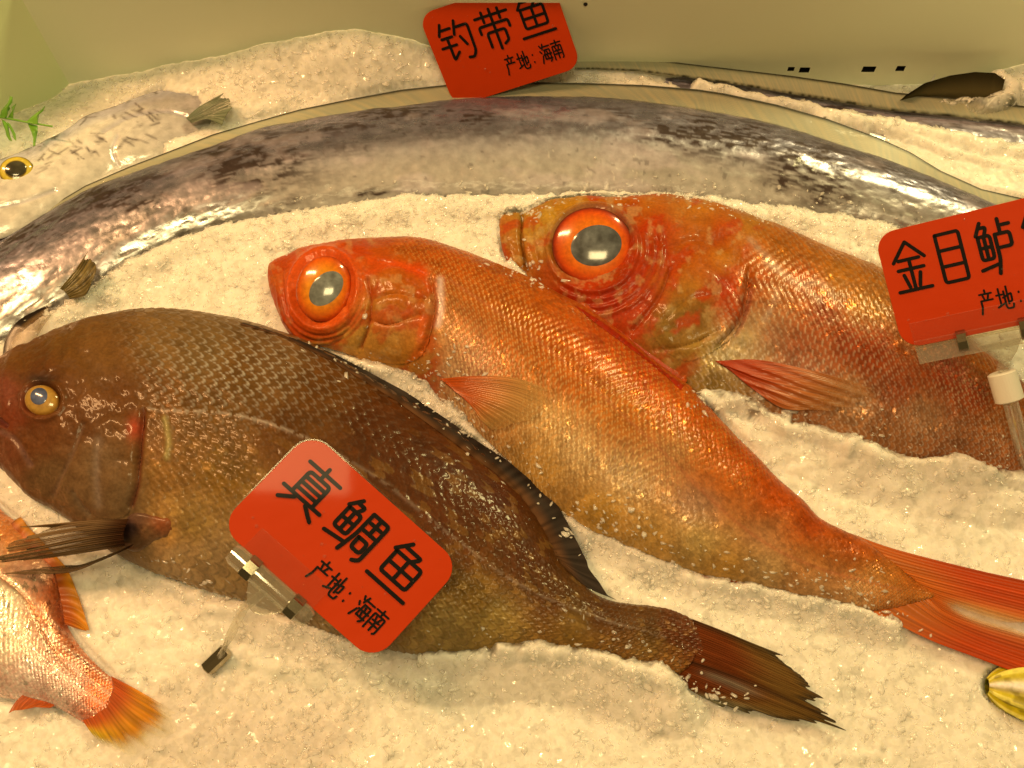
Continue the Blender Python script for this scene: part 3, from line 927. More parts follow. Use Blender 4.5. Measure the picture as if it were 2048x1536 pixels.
# eye socket: rim and red folds below it
e = red(1186, 497, 82, 80)
rel += 0.0016 * np.exp(-((e - 1.08) / 0.09) ** 2) - 0.003 * (1 - sstep(0.7, 1.05, e))
for k, r0 in enumerate((1.28, 1.48, 1.68)):
    low = sstep(0.0, 0.5, ((py - 500) * 0.8 + (px - 1186) * 0.5) / 90)
    ring = np.exp(-((e - r0) / 0.06) ** 2) * low
    rel += 0.0007 * ring
    col = mixc(col, A((150, 30, 4)), 0.45 * np.exp(-((e - r0 - 0.1) / 0.05) ** 2) * low)
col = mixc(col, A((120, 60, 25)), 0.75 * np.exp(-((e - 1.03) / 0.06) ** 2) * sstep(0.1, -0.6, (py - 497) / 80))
rel += strokes_depth(px, py, [([(1042, 430), (1040, 470), (1045, 510), (1052, 540)], 4, 0.003), ([(1340, 540), (1320, 590), (1290, 630), (1265, 660)], 5, 0.0012), ([(1500, 540), (1490, 600), (1478, 640), (1440, 690)], 6, 0.0016),
                              ([(1062, 440), (1065, 480), (1078, 530)], 5, 0.0008), ([(1300, 470), (1340, 490), (1400, 478), (1450, 500)], 6, 0.0008), ([(1350, 520), (1420, 540), (1480, 600)], 5, 0.0006), ([(1330, 640), (1380, 600), (1440, 590)], 6, 0.0007), ([(1110, 420), (1180, 402), (1260, 408)], 4, 0.0006), ([(1310, 700), (1380, 690), (1440, 660)], 5, 0.0007), ([(1500, 590), (1485, 640), (1470, 668)], 4, 0.0012)])
col = mixc(col, A((120, 40, 10)), 0.5 * np.exp(-(pdist(px, py, resample([(1341, 540), (1321, 590), (1291, 630), (1266, 660)], 20)) / 4) ** 2))
col = mixc(col, A((130, 60, 30)), 0.5 * np.exp(-(pdist(px, py, resample([(1503, 580), (1488, 640), (1470, 670)], 20)) / 5) ** 2))
# pale veins
for pl in ([(1530, 520), (1560, 545), (1600, 570), (1640, 600)], [(1555, 580), (1545, 610), (1530, 640)], [(1600, 570), (1640, 565), (1670, 600)], [(1500, 480), (1560, 540)]):
    col = mixc(col, A((205, 150, 90)) * 0.8, 0.35 * np.exp(-(pdist(px, py, resample(pl, 20)) / 7) ** 2) * (0.4 + fbm(px * .08, py * .08, 5)))
B.push(rel)
B.recalc()
al2 = thing("red_bigeye", "red-orange fish with huge round eye, at the right under the tag on a clear stand", "fish", tuple(P(1500.0, 640.0, 0.0)), "red big-eyed fish on the ice")
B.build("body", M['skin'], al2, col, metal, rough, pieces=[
    ("lower_lip", [(1000, 430), (1012, 424), (1034, 426), (1040, 440), (1040, 480), (1048, 524), (1030, 540), (1010, 520), (998, 470)], 0.0010),
    ("gill_cover", [(1345, 532), (1400, 500), (1460, 520), (1496, 560), (1490, 620), (1470, 668), (1430, 700), (1370, 722), (1320, 690), (1300, 650), (1325, 590)], 0.0012)])
eye(B, al2, 1185, 493, 81, 77, 0.1, [(0, (230, 90, 10)), (0.55, (238, 110, 12)), (0.62, (240, 105, 10)), (0.85, (222, 75, 5)), (0.93, (170, 45, 5)), (1, (90, 30, 10))],
    (1193, 495, 51, 40, -0.25, (62, 52, 32), (112, 98, 66)), 0.0042, 0.0022, face=0.6)


def orange_fin(c_base, c_tip, seed, n=70):
    def f(px, py, u, v, rid):
        st = vn(u * n, v * 2.0, seed)
        c = mixc(A(c_base), A(c_tip), sstep(0.1, 0.95, v))
        return c * (0.72 + 0.5 * st + 0.12 * (rid - 0.5))[..., None]
    return f


fin("pectoral_fin", al2, [[(1430, 722), (1520, 720), (1640, 745), (1745, 778)], [(1440, 728), (1530, 745), (1630, 765), (1735, 792)], [(1450, 734), (1525, 770), (1610, 795), (1700, 812)], [(1462, 742), (1515, 785), (1570, 818), (1650, 822)]],
    (0.012, 0.018, 0.014), orange_fin((205, 70, 15), (205, 140, 70), 31), lambda px, py, u, v, r: 1.0 - 0.8 * sstep(0.5, 1, v), nridge=20, ragged=0.05, body=B, lift=0.0012, clampit=True)
fin("pelvic_fin", al2, [[(1375, 735), (1395, 765), (1420, 785)], [(1390, 730), (1415, 755), (1445, 775)], [(1405, 728), (1435, 745), (1465, 762)]],
    (0.012, 0.011), plain_fin_col((150, 120, 60), (200, 170, 110), 12), lambda *a: np.full(a[0].shape, 0.7), nridge=8, body=None)
fin("tail_fin", al2, [[(2330, 1000), (2450, 980), (2560, 960)], [(2325, 1050), (2430, 1060), (2500, 1070)], [(2315, 1095), (2420, 1150), (2520, 1200)]], (0.006, 0.004),
    orange_fin((205, 70, 15), (205, 120, 40), 3), lambda *a: np.ones(a[0].shape), nridge=20)
AL2 = B

# ================================================================== red big-eyed fish, middle
a1_st = [((540, 528), (537, 560)), ((553, 519), (545, 596)), ((579, 509), (562, 640)), ((613, 496), (590, 678)), ((664, 489), (640, 692)), ((722, 484), (700, 710)), ((808, 481), (765, 735)), ((859, 487), (815, 755)), ((910, 503), (855, 780)),
         ((961, 521), (890, 812)), ((1013, 542), (920, 840)), ((1064, 564), (950, 868)), ((1115, 591), (985, 900)), ((1165, 616), (1018, 930)), ((1215, 648), (1050, 962)), ((1265, 688), (1085, 1000)),
         ((1310, 725), (1125, 1030)), ((1350, 755), (1170, 1058)), ((1384, 780), (1215, 1078)), ((1411, 811), (1262, 1100)), ((1463, 868), (1330, 1126)), ((1515, 918), (1405, 1152)), ((1549, 954), (1470, 1164)), ((1600, 997), (1535, 1178)),
         ((1640, 1038), (1590, 1192)), ((1690, 1063), (1645, 1205)), ((1734, 1085), (1700, 1214)), ((1775, 1118), (1745, 1222)), ((1815, 1152), (1795, 1216)), ((1866, 1188), (1862, 1198))]
A1Z = 0.013
B = Body(a1_st, [A1Z], [0.003, 0.014, 0.0185, 0.0205, 0.0215, 0.0215, 0.021, 0.0195, 0.0175, 0.0145, 0.011, 0.008, 0.006, 0.0015], 960, 160, 0.55)
px, py = B.px[..., 0], B.px[..., 1]
a1_pts = [(580, 530, 215, 90, 20), (560, 560, 218, 110, 40), (555, 600, 215, 85, 20), (575, 630, 210, 75, 12), (600, 660, 210, 95, 25), (620, 690, 225, 150, 70), (720, 560, 225, 100, 15), (760, 520, 205, 80, 10), (720, 620, 225, 170, 85), (715, 650, 228, 182, 100),
          (690, 670, 230, 185, 100), (650, 680, 225, 170, 85), (640, 500, 218, 100, 20), (700, 500, 205, 75, 10), (740, 490, 212, 100, 25), (790, 580, 205, 115, 25), (770, 620, 215, 120, 20), (830, 560, 200, 80, 10), (840, 640, 205, 90, 20), (830, 600, 205, 100, 20), (780, 670, 205, 182, 120),
          (765, 690, 220, 150, 50), (810, 700, 215, 145, 50), (845, 690, 215, 150, 60), (870, 600, 208, 130, 65), (880, 660, 205, 150, 90), (810, 498, 215, 115, 35), (900, 540, 215, 110, 30), (960, 600, 210, 110, 30), (1050, 600, 215, 115, 30), (1000, 680, 205, 110, 40),
          (900, 680, 190, 130, 90), (950, 720, 185, 125, 95), (890, 740, 195, 150, 110), (920, 640, 200, 115, 60), (1100, 680, 215, 105, 20), (1200, 680, 215, 95, 15), (1300, 740, 215, 90, 15), (1350, 800, 220, 110, 20), (1150, 760, 210, 110, 35), (1050, 760, 205, 120, 50),
          (1250, 830, 208, 122, 45), (1100, 830, 200, 150, 90), (1150, 900, 190, 145, 95), (1080, 940, 208, 150, 70), (1250, 950, 190, 145, 100), (1350, 900, 190, 138, 95), (1420, 900, 220, 115, 25), (1400, 840, 222, 110, 18), (1450, 960, 215, 110, 22), (1400, 1000, 185, 135, 105),
          (1200, 1030, 212, 152, 65), (1300, 1080, 208, 152, 75), (1400, 1090, 190, 150, 85), (1450, 1140, 205, 145, 65), (1500, 920, 222, 105, 15), (1550, 1000, 220, 98, 14), (1530, 1060, 190, 130, 85), (1530, 1140, 195, 150, 95), (1620, 1060, 208, 88, 16), (1620, 1120, 185, 118, 62), (1640, 1180, 195, 142, 90),
          (1700, 1100, 205, 98, 28), (1690, 1140, 180, 105, 50), (1700, 1190, 195, 140, 90), (1760, 1140, 208, 152, 88), (1830, 1190, 208, 110, 30), (1790, 1160, 210, 125, 45), (1790, 1200, 205, 110, 45), (1755, 1115, 214, 105, 25)]
head1 = lambda px, py: 1 - sstep(-20, 20, px - (868 + 0.10 * (py - 600)) - 60 * sstep(540, 480, py) * -1.6)
col, metal, rough, rel = scaled_skin(B, a1_pts, 0.0026, 0.0022, 90, head1, 0.00026, (232, 170, 90), 0.5, 0.45, gain=(.55, .355, .12), head_blotch=0.8, belly=1.0, bvec=(0.34, 0.62, 1.3), backv=1.0, soft=34.0)
e = np.sqrt((((px - 648) * math.cos(.2) + (py - 578) * math.sin(.2)) / 62) ** 2 + ((-(px - 648) * math.sin(.2) + (py - 578) * math.cos(.2)) / 72) ** 2)
rel += 0.0015 * np.exp(-((e - 1.10) / 0.10) ** 2) - 0.0025 * (1 - sstep(0.7, 1.05, e))
col = mixc(col, A((198, 62, 6)), 0.8 * (1 - sstep(1.05, 1.5, e)))
for r0 in (1.22, 1.36, 1.5):
    low = sstep(0.0, 0.6, (py - 575) / 90)
    rel += 0.0006 * np.exp(-((e - r0) / 0.05) ** 2) * low
    col = mixc(col, A((165, 40, 4)), 0.4 * np.exp(-((e - r0 - 0.08) / 0.04) ** 2) * low)
rel += strokes_depth(px, py, [([(735, 560), (742, 600), (738, 650), (722, 695)], 5, 0.0014), ([(862, 560), (868, 610), (860, 660), (845, 700)], 6, 0.0014), ([(565, 540), (566, 580), (580, 640)], 4, 0.0006),
                              ([(690, 610), (700, 640), (690, 670), (670, 684)], 5, 0.0008), ([(745, 600), (790, 590), (850, 600)], 5, 0.0006), ([(740, 640), (780, 650), (840, 630)], 5, 0.0006), ([(760, 520), (800, 535), (850, 550)], 5, 0.0007), ([(700, 500), (740, 510), (790, 505)], 5, 0.0005)])
for pl, c_, wd in (([(736, 545), (790, 530), (840, 548), (858, 575)], (190, 55, 5), 9), ([(740, 520), (790, 528), (850, 545)], (200, 60, 5), 10), ([(846, 640), (842, 690), (830, 712)], (205, 75, 10), 8), ([(880, 560), (882, 620), (876, 650)], (215, 165, 110), 7),
                   ([(735, 560), (742, 600), (738, 650), (722, 695)], (170, 60, 10), 4)):
    col = mixc(col, A(c_), 0.6 * np.exp(-(pdist(px, py, resample(pl, 20)) / wd) ** 2))
rough = np.where(np.hypot(px - 820, (py - 560)) < 60, rough - 0.15, rough)
# lateral line
col = mixc(col, A((165, 80, 30)), 0.5 * np.exp(-(pdist(px, py, resample([(900, 560), (1100, 700), (1300, 880), (1480, 1050), (1620, 1130), (1800, 1180)], 60)) / 3.5) ** 2))
B.push(rel)
B.recalc()
al1 = thing("red_bigeye", "orange fish in the middle, whole body to forked tail, lying beside the brown fish", "fish", tuple(P(1150.0, 800.0, 0.0)), "red big-eyed fish on the ice")
B.build("body", M['skin'], al1, col, metal, rough, pieces=[
    ("gill_cover", [(742, 545), (790, 522), (845, 545), (868, 590), (866, 650), (848, 706), (810, 726), (760, 722), (728, 698), (742, 650)], 0.0012),
    ("lower_jaw", [(560, 634), (586, 664), (640, 676), (688, 668), (720, 640), (730, 670), (716, 708), (660, 700), (590, 690)], 0.0006)])
eye(B, al1, 648, 578, 55, 66, 0.2, [(0, (235, 100, 10)), (0.5, (245, 135, 20)), (0.7, (240, 115, 12)), (0.9, (225, 85, 8)), (1, (180, 55, 8))],
    (655, 580, 27, 40, 0.75, (88, 75, 46), (130, 114, 74)), 0.0040, 0.0020, face=0.55)
fin("dorsal_fin", al1, [[(1150, 612), (1158, 606), (1166, 604)], [(1190, 645), (1205, 628), (1223, 622)], [(1240, 682), (1258, 664), (1276, 654)], [(1290, 718), (1310, 702), (1327, 692)], [(1330, 750), (1348, 735), (1361, 724)], [(1362, 780), (1372, 765), (1378, 752)]],
    (A1Z + .007, A1Z + .003), orange_fin((190, 45, 4), (215, 105, 25), 17, 60), lambda px, py, u, v, r: 1.0 - 0.3 * sstep(.7, 1, v), nu=120, nridge=13, ragged=0.03, ridge=0.00003, body=B, lift=0.0004)
fin("pectoral_fin", al1, [[(880, 758), (950, 752), (1030, 756), (1100, 780)], [(892, 768), (955, 770), (1030, 782), (1090, 806)], [(905, 780), (955, 795), (1010, 812), (1060, 838)], [(925, 795), (945, 815), (960, 838), (985, 862)]],
    (0.012, 0.016, 0.012), orange_fin((220, 95, 15), (222, 170, 90), 32), lambda px, py, u, v, r: 1.0 - 0.8 * sstep(0.45, 1, v), nridge=20, ragged=0.04, ridge=0.0005, body=B, lift=0.0016, gain=(0.86, 0.68, 0.36))
fin("anal_fin", al1, [[(1395, 1130), (1400, 1148), (1408, 1158)], [(1440, 1142), (1448, 1156), (1458, 1166)], [(1490, 1152), (1505, 1164), (1518, 1174)], [(1530, 1160), (1540, 1168), (1552, 1176)]],
    (0.015, 0.013), orange_fin((195, 75, 15), (205, 100, 30), 12), lambda *a: np.ones(a[0].shape), nridge=10, ragged=0.1)


def tail1_col(px, py, u, v, rid):
    st = vn(u * 90, v * 1.5, 44)
    c = mixc(A((212, 112, 25)), A((214, 78, 6)), sstep(0.05, 0.5, v))
    gap = np.exp(-((u - 0.52) / 0.13) ** 2) * sstep(0.12, 0.5, v)
    c = mixc(c, A((238, 190, 105)), np.clip(gap, 0, 1))
    return c * (0.72 + 0.55 * st)[..., None]


tail_rays = [[(1700, 1066), (1790, 1098), (1946, 1138), (2060, 1163), (2170, 1185)], [(1790, 1130), (1850, 1145), (1960, 1172), (2060, 1196), (2160, 1215)], [(1835, 1165), (1880, 1180), (1965, 1202), (2050, 1224), (2120, 1243)],
             [(1852, 1186), (1885, 1203), (1920, 1218), (1960, 1233), (2000, 1244)], [(1852, 1192), (1890, 1225), (1960, 1253), (2050, 1279), (2110, 1297)], [(1820, 1204), (1880, 1245), (1955, 1282), (2050, 1316), (2140, 1340)],
             [(1742, 1224), (1810, 1256), (1870, 1284), (1950, 1314), (2050, 1352), (2130, 1384)]]
fin("tail_fin", al1, tail_rays, (A1Z + .001, 0.0135, 0.0135), tail1_col,
    lambda px, py, u, v, r: np.clip(1 - 0.92 * np.exp(-((u - 0.52) / 0.12) ** 2) * sstep(0.1, 0.45, v), 0, 1), nu=140, nv=60, nridge=30, ragged=0.04, ridge=0.0004)
AL1 = B

# ================================================================== small red fish, lower left
rs_st = [((-330, 760), (-345, 800)), ((-290, 750), (-350, 900)), ((-200, 800), (-330, 1030)), ((-100, 905), (-290, 1150)), ((0, 1017), (-230, 1250)), ((34, 1045), (-170, 1310)), ((70, 1082), (-110, 1350)), ((103, 1120), (-60, 1376)), ((122, 1165), (-15, 1392)),
         ((128, 1215), (30, 1398)), ((138, 1258), (75, 1404)), ((165, 1300), (112, 1414)), ((191, 1328), (140, 1428)), ((215, 1350), (162, 1442)), ((245, 1375), (190, 1458))]
B = Body(rs_st, [0.008, 0.008, 0.008, 0.009, 0.0105], [0.004, 0.012, 0.015, 0.0155, 0.015, 0.013, 0.010, 0.007, 0.0018], 560, 130, 0.55)
px, py = B.px[..., 0], B.px[..., 1]
rs_pts = [(15, 1055, 215, 120, 45), (45, 1080, 215, 125, 50), (-40, 1080, 225, 160, 90), (60, 1150, 222, 160, 100), (10, 1200, 232, 190, 130), (20, 1260, 235, 195, 140), (90, 1220, 205, 120, 60), (115, 1180, 195, 90, 25), (125, 1240, 185, 80, 20), (135, 1290, 195, 100, 40), (90, 1300, 215, 155, 100),
          (60, 1350, 220, 172, 125), (150, 1360, 215, 150, 100), (190, 1350, 195, 85, 20), (110, 1390, 215, 165, 115), (200, 1400, 200, 80, 15), (225, 1385, 205, 90, 18), (-100, 1200, 232, 190, 130), (-100, 1340, 225, 180, 130)]
col, metal, rough, rel = scaled_skin(B, rs_pts, 0.0026, 0.0020, 120, lambda px, py: 1 - sstep(-160, -100, px + 0 * py), 0.00035, (245, 215, 160), 0.6, 0.4, gain=(1.2, .98, .82))
for k in range(9):
    d = np.abs(B.w - (-0.012 + 0.004 * k))
    col = mixc(col, A((245, 215, 160)), 0.25 * np.exp(-(d / 0.0007) ** 2))
d = pdist(px, py, resample([(-60, 1125), (0, 1154), (51, 1198), (80, 1250), (96, 1285), (113, 1310), (150, 1350)], 40))
col = mixc(col, A((165, 80, 20)), 0.6 * np.exp(-(d / 3.5) ** 2)); rel -= 0.0005 * np.exp(-(d / 5) ** 2)
metal = np.clip(metal + 0.35, 0, 1)
B.push(rel)
rsf = thing("red_fish", "small red fish in the lower left corner, tail towards the viewer", "fish", tuple(P(60.0, 1250.0, 0.0)))
B.build("body", M['skin'], rsf, col, metal, rough * 0.85)
eye(B, rsf, -255, 850, 30, 30, 0, [(0, (235, 150, 40)), (0.9, (225, 110, 20)), (1, (150, 60, 10))], (-255, 850, 17, 17, 0, (40, 30, 20), (60, 50, 40)), 0.0015, 0.0003)
fin("dorsal_fin", rsf, [[(20, 1050), (30, 1040), (40, 1034)], [(60, 1092), (68, 1080), (76, 1070)], [(110, 1140), (124, 1132), (136, 1138)], [(120, 1190), (140, 1190), (158, 1196)], [(128, 1232), (152, 1240), (180, 1262)], [(130, 1248), (150, 1256), (172, 1262)]],
    (0.0125, 0.012), orange_fin((200, 85, 15), (230, 140, 25), 18, 30), lambda px, py, u, v, r: 1.0 - 0.3 * sstep(.7, 1, v), nu=90, nridge=10, ragged=0.10, ridge=0.0004, gain=(.9, .8, .35))
fin("anal_fin", rsf, [[(45, 1390), (30, 1405), (18, 1425)], [(62, 1396), (48, 1410), (38, 1422)], [(95, 1404), (80, 1410), (70, 1414)], [(110, 1410), (104, 1414), (98, 1416)]],
    (0.013, 0.014), orange_fin((205, 90, 20), (205, 100, 25), 19, 20), lambda *a: np.ones(a[0].shape), nridge=8, ragged=0.1, clampit=True)


def tail_s_col(px, py, u, v, rid):
    st = vn(u * 50, v * 2, 51)
    c = mixc(A((200, 75, 10)), A((228, 140, 18)), sstep(0.1, 0.55, v))
    c = mixc(c, A((190, 160, 25)), sstep(0.5, 1, u) * sstep(0.2, 0.6, v) * 0.7)
    c = mixc(c, A((240, 205, 130)), sstep(0.6, 0.95, v))
    return c * (0.75 + 0.5 * st)[..., None]


fin("tail_fin", rsf, [[(222, 1352), (275, 1380), (350, 1424)], [(228, 1375), (280, 1410), (358, 1456)], [(220, 1395), (265, 1440), (320, 1480)], [(205, 1415), (235, 1460), (270, 1508)], [(185, 1435), (205, 1470), (225, 1498)], [(165, 1440), (178, 1460), (195, 1482)]],
    (0.0125, 0.0125, 0.012), tail_s_col, lambda px, py, u, v, r: np.clip(1 - 0.95 * sstep(0.35, 0.95, v + 0.25 * (vn(u * 40, v * 2, 5) - 0.5)), 0, 1), nu=90, nv=40, nridge=20, ragged=0.12, gain=(.95, .88, .4))

# ================================================================== brown sea bream
br_st = [((-78, 812), (-80, 838)), ((-60, 775), (-66, 872)), ((-35, 745), (-40, 900)), ((5, 716), (0, 935)), ((68, 685), (55, 990)), ((137, 657), (110, 1022)), ((205, 635), (170, 1066)), ((273, 625), (230, 1108)), ((328, 622), (290, 1138)), ((393, 628), (345, 1156)),
         ((478, 643), (420, 1182)), ((547, 662), (480, 1198)), ((615, 686), (535, 1218)), ((671, 716), (580, 1236)), ((739, 756), (630, 1256)), ((808, 797), (685, 1275)), ((876, 840), (740, 1290)), ((940, 885), (795, 1302)), ((1000, 938), (850, 1310)),
         ((1045, 985), (905, 1314)), ((1082, 1040), (960, 1316)), ((1112, 1095), (1020, 1316)), ((1150, 1150), (1085, 1316)), ((1200, 1195), (1150, 1318)), ((1250, 1208), (1210, 1326)), ((1300, 1213), (1262, 1334)), ((1344, 1222), (1305, 1342)), ((1385, 1240), (1342, 1348)), ((1420, 1262), (1385, 1348))]
BZ = 0.014
B = Body(br_st, [BZ], [0.004, 0.016, 0.022, 0.0245, 0.0255, 0.0255, 0.025, 0.0235, 0.021, 0.0175, 0.014, 0.0105, 0.0075, 0.0018], 900, 250, 0.55)
px, py = B.px[..., 0], B.px[..., 1]
br_pts = [(40, 720, 128, 78, 22), (84, 740, 112, 62, 16), (60, 880, 130, 75, 30), (20, 840, 140, 62, 26), (5, 780, 150, 75, 45), (0, 900, 140, 80, 45), (200, 700, 140, 95, 40), (120, 690, 130, 85, 28), (330, 680, 150, 112, 56), (400, 700, 150, 115, 60), (250, 800, 125, 75, 25), (150, 860, 125, 75, 30), (100, 950, 142, 106, 60), (200, 930, 146, 110, 64),
          (240, 1000, 132, 102, 60), (170, 1010, 148, 112, 66), (300, 900, 140, 95, 45), (330, 950, 135, 95, 40), (400, 850, 125, 85, 30), (320, 800, 130, 85, 32), (550, 720, 140, 100, 50), (480, 760, 132, 92, 38), (650, 780, 115, 70, 20), (450, 950, 120, 85, 25), (380, 1050, 135, 105, 50), (430, 1120, 150, 122, 76), (350, 1120, 160, 130, 82), (300, 1100, 168, 130, 78), (330, 1060, 175, 128, 60),
          (560, 880, 110, 66, 18), (800, 900, 100, 50, 10), (750, 850, 105, 55, 15), (900, 950, 100, 48, 10), (1000, 1000, 100, 45, 10), (950, 1100, 115, 65, 15), (1050, 1120, 105, 55, 15), (900, 1040, 104, 52, 12), (950, 1180, 135, 95, 30), (1000, 1240, 150, 120, 55), (900, 1260, 152, 122, 62), (500, 1150, 140, 112, 66), (600, 1200, 150, 120, 70),
          (1100, 1200, 110, 65, 20), (1150, 1250, 135, 100, 40), (1200, 1220, 110, 65, 20), (1280, 1230, 125, 80, 30), (1300, 1290, 125, 90, 35), (1380, 1270, 122, 52, 12), (1340, 1320, 125, 80, 25), (1405, 1300, 120, 52, 14), (1395, 1335, 112, 62, 20), (1350, 1260, 124, 62, 18)]
headb = lambda px, py: 1 - sstep(-30, 30, px - (292 - 60 * sstep(800, 650, py)))
col, metal, rough, rel = scaled_skin(B, br_pts, 0.0047, 0.0038, 150, headb, 0.00040, (140, 96, 52), 0.22, 0.4, gain=(.50, .35, .20), belly=1.0, bvec=(0.78, 0.82, 0.75))
# the scales' pale edges are clear on the upper flank, golden pits lower down
up = np.exp(-((px - 470) / 190) ** 2 - ((py - 740) / 90) ** 2)
r_, ed, ci = scales(*B.scale_uv(0.6), 0.0047, 0.0038, 150)
col = mixc(col, A((180, 146, 92)), np.clip(ed * up * 0.6, 0, 1) * (1 - headb(px, py)))
col = mixc(col, A((165, 115, 40)), 0.12 * (ci > 0.8) * sstep(820, 950, py) * (1 - headb(px, py)))
# lateral line
d = pdist(px, py, resample([(288, 818), (340, 822), (440, 826), (520, 842), (620, 880), (760, 960), (900, 1070), (1040, 1170), (1180, 1230), (1330, 1275)], 70))
col = mixc(col, A((190, 150, 95)), (0.45 - 0.3 * sstep(520, 700, px)) * np.exp(-(d / 3) ** 2) * (vn(px * 0.12, py * 0.12, 8) > 0.35)); rel += 0.0003 * np.exp(-(d / 5) ** 2)
# face: socket, brow, cheek lines
e = np.hypot((px - 86) / 38, (py - 800) / 34)
rel += 0.0008 * np.exp(-((e - 1.15) / 0.12) ** 2) - 0.002 * (1 - sstep(0.7, 1.05, e))
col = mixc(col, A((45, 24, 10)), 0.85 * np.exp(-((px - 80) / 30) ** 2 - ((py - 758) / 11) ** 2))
for pl, c_, wd, dep in (([(286, 822), (282, 870), (276, 930), (274, 965), (262, 1010)], (105, 40, 14), 6, 0.0016), ([(165, 850), (150, 900), (125, 950), (105, 990)], (110, 70, 35), 6, 0.0008), ([(0, 862), (30, 880), (60, 930)], (115, 70, 40), 6, 0.0008),
                        ([(150, 985), (160, 1010), (175, 1030)], (110, 78, 40), 7, 0.0008), ([(200, 880), (195, 940), (200, 1010)], (125, 90, 52), 9, 0.0005), ([(-66, 838), (-20, 832), (10, 850)], (90, 40, 25), 5, 0.002),
                        ([(330, 838), (338, 880), (334, 915)], (165, 130, 55), 6, -0.0005)):
    d = pdist(px, py, resample(pl, 24))
    col = mixc(col, A(c_), 0.6 * np.exp(-(d / wd) ** 2)); rel -= dep * np.exp(-(d / wd) ** 2)
col = mixc(col, A((165, 45, 15)), 0.65 * np.exp(-((px - 270) / 14) ** 2 - ((py - 858) / 24) ** 2))
hd = headb(px, py)
rel += hd * 0.0007 * (fbm(px * 0.035, py * 0.035, 77, 4) - 0.5)
# fine cheek streaks
col = col * (1 + 0.18 * hd * (vn(px * 0.10 + py * 0.05, py * 0.025 - px * 0.02, 78) - 0.5))[..., None]
B.push(rel)
B.recalc()
brm = thing("sea_bream", "big dark brown fish with a round head and small yellow eye", "fish", tuple(P(560.0, 950.0, 0.0)))
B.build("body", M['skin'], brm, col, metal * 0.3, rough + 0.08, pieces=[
    ("gill_cover", [(165, 850), (225, 820), (286, 826), (284, 880), (277, 940), (272, 985), (252, 1030), (205, 1036), (160, 1012), (120, 968), (140, 912)], 0.0010)])
eye(B, brm, 86, 802, 36, 31, 0.25, [(0, (150, 95, 35)), (0.45, (185, 130, 62)), (0.7, (190, 135, 55)), (0.92, (165, 105, 28)), (1, (95, 55, 18))],
    (84, 795, 17, 17.5, 0, (52, 46, 40), (90, 84, 76)), 0.0028, 0.0012, face=0.4)


def dark_fin_col(px, py, u, v, rid):
    st = vn(u * 120, v * 2, 61)
    c = mixc(A((100, 58, 28)), A((58, 42, 28)), sstep(0.05, 0.6, v))
    return c * (0.55 + 0.95 * vn(u * 90, v * 1.2, 66))[..., None]


fin("dorsal_fin", brm, [[(480, 648), (484, 646), (488, 644)], [(560, 672), (565, 668), (570, 665)], [(660, 720), (667, 715), (674, 710)], [(790, 800), (800, 790), (812, 784)], [(890, 872), (902, 860), (914, 852)], [(985, 942), (1000, 930), (1014, 921)], [(1040, 990), (1058, 980), (1076, 972)],
                        [(1072, 1040), (1094, 1026), (1116, 1014)], [(1096, 1082), (1122, 1072), (1146, 1064)], [(1108, 1108), (1136, 1108), (1164, 1106)], [(1114, 1116), (1150, 1130), (1180, 1138)], [(1118, 1120), (1165, 1160), (1212, 1188)], [(1122, 1128), (1170, 1172), (1236, 1202)]],
    (BZ + .006, BZ + .003), dark_fin_col, lambda *a: np.ones(a[0].shape), nu=260, nv=18, nridge=24, ragged=0.06, ridge=0.0, body=B, lift=0.0006, mat='fin_dark')


def tail_b_col(px, py, u, v, rid):
    st = vn(u * 80, v * 2, 62)
    c = mixc(A((118, 50, 14)), A((120, 78, 28)), sstep(0.25, 0.75, v))
    c = mixc(c, A((120, 108, 70)), 0.75 * sstep(0.7, 1.0, u) * sstep(0.3, 0.8, v))
    c = mixc(c, A((132, 105, 72)), 0.8 * np.exp(-((u - 0.62) / 0.06) ** 2) * sstep(0.02, 0.2, v) * (1 - sstep(0.35, 0.6, v)))
    c = mixc(c, A((60, 34, 14)), 0.7 * np.exp(-((u - 0.53) / 0.04) ** 2))
    c = mixc(c, A((62, 46, 22)), 0.75 * np.clip((1 - sstep(0.0, 0.10, u)) + sstep(0.85, 1, v), 0, 1))
    return c * (0.7 + 0.6 * st)[..., None]


fin("tail_fin", brm, [[(1385, 1238), (1447, 1262), (1500, 1284), (1558, 1307)], [(1392, 1262), (1450, 1285), (1520, 1315), (1600, 1352)], [(1395, 1285), (1460, 1312), (1540, 1350), (1640, 1394)], [(1392, 1305), (1450, 1330), (1520, 1362), (1610, 1398)],
                      [(1385, 1322), (1445, 1342), (1530, 1375), (1655, 1432)], [(1375, 1335), (1440, 1358), (1520, 1392), (1664, 1450)], [(1362, 1345), (1430, 1375), (1500, 1405), (1600, 1444)], [(1356, 1352), (1400, 1378), (1450, 1402), (1502, 1425)], [(1352, 1350), (1376, 1376), (1402, 1392), (1438, 1409)]],
    (BZ + 0.002, 0.0150, 0.0140), tail_b_col, lambda px, py, u, v, r: np.clip(1 - 0.15 * sstep(0.8, 1, v), 0, 1), nu=220, nv=60, nridge=40, ragged=0.10, ridge=0.0004, curl=0.003, mat='fin_dark')


def pec_col(px, py, u, v, rid):
    st = vn(u * 46, v * 1.5, 63)
    c = mixc(A((70, 36, 14)), A((122, 84, 46)), sstep(0.02, 0.35, v))
    c = mixc(c, A((150, 110, 62)), sstep(0.6, 1, v) * 0.6)
    return c * (0.55 + 0.85 * st)[..., None]


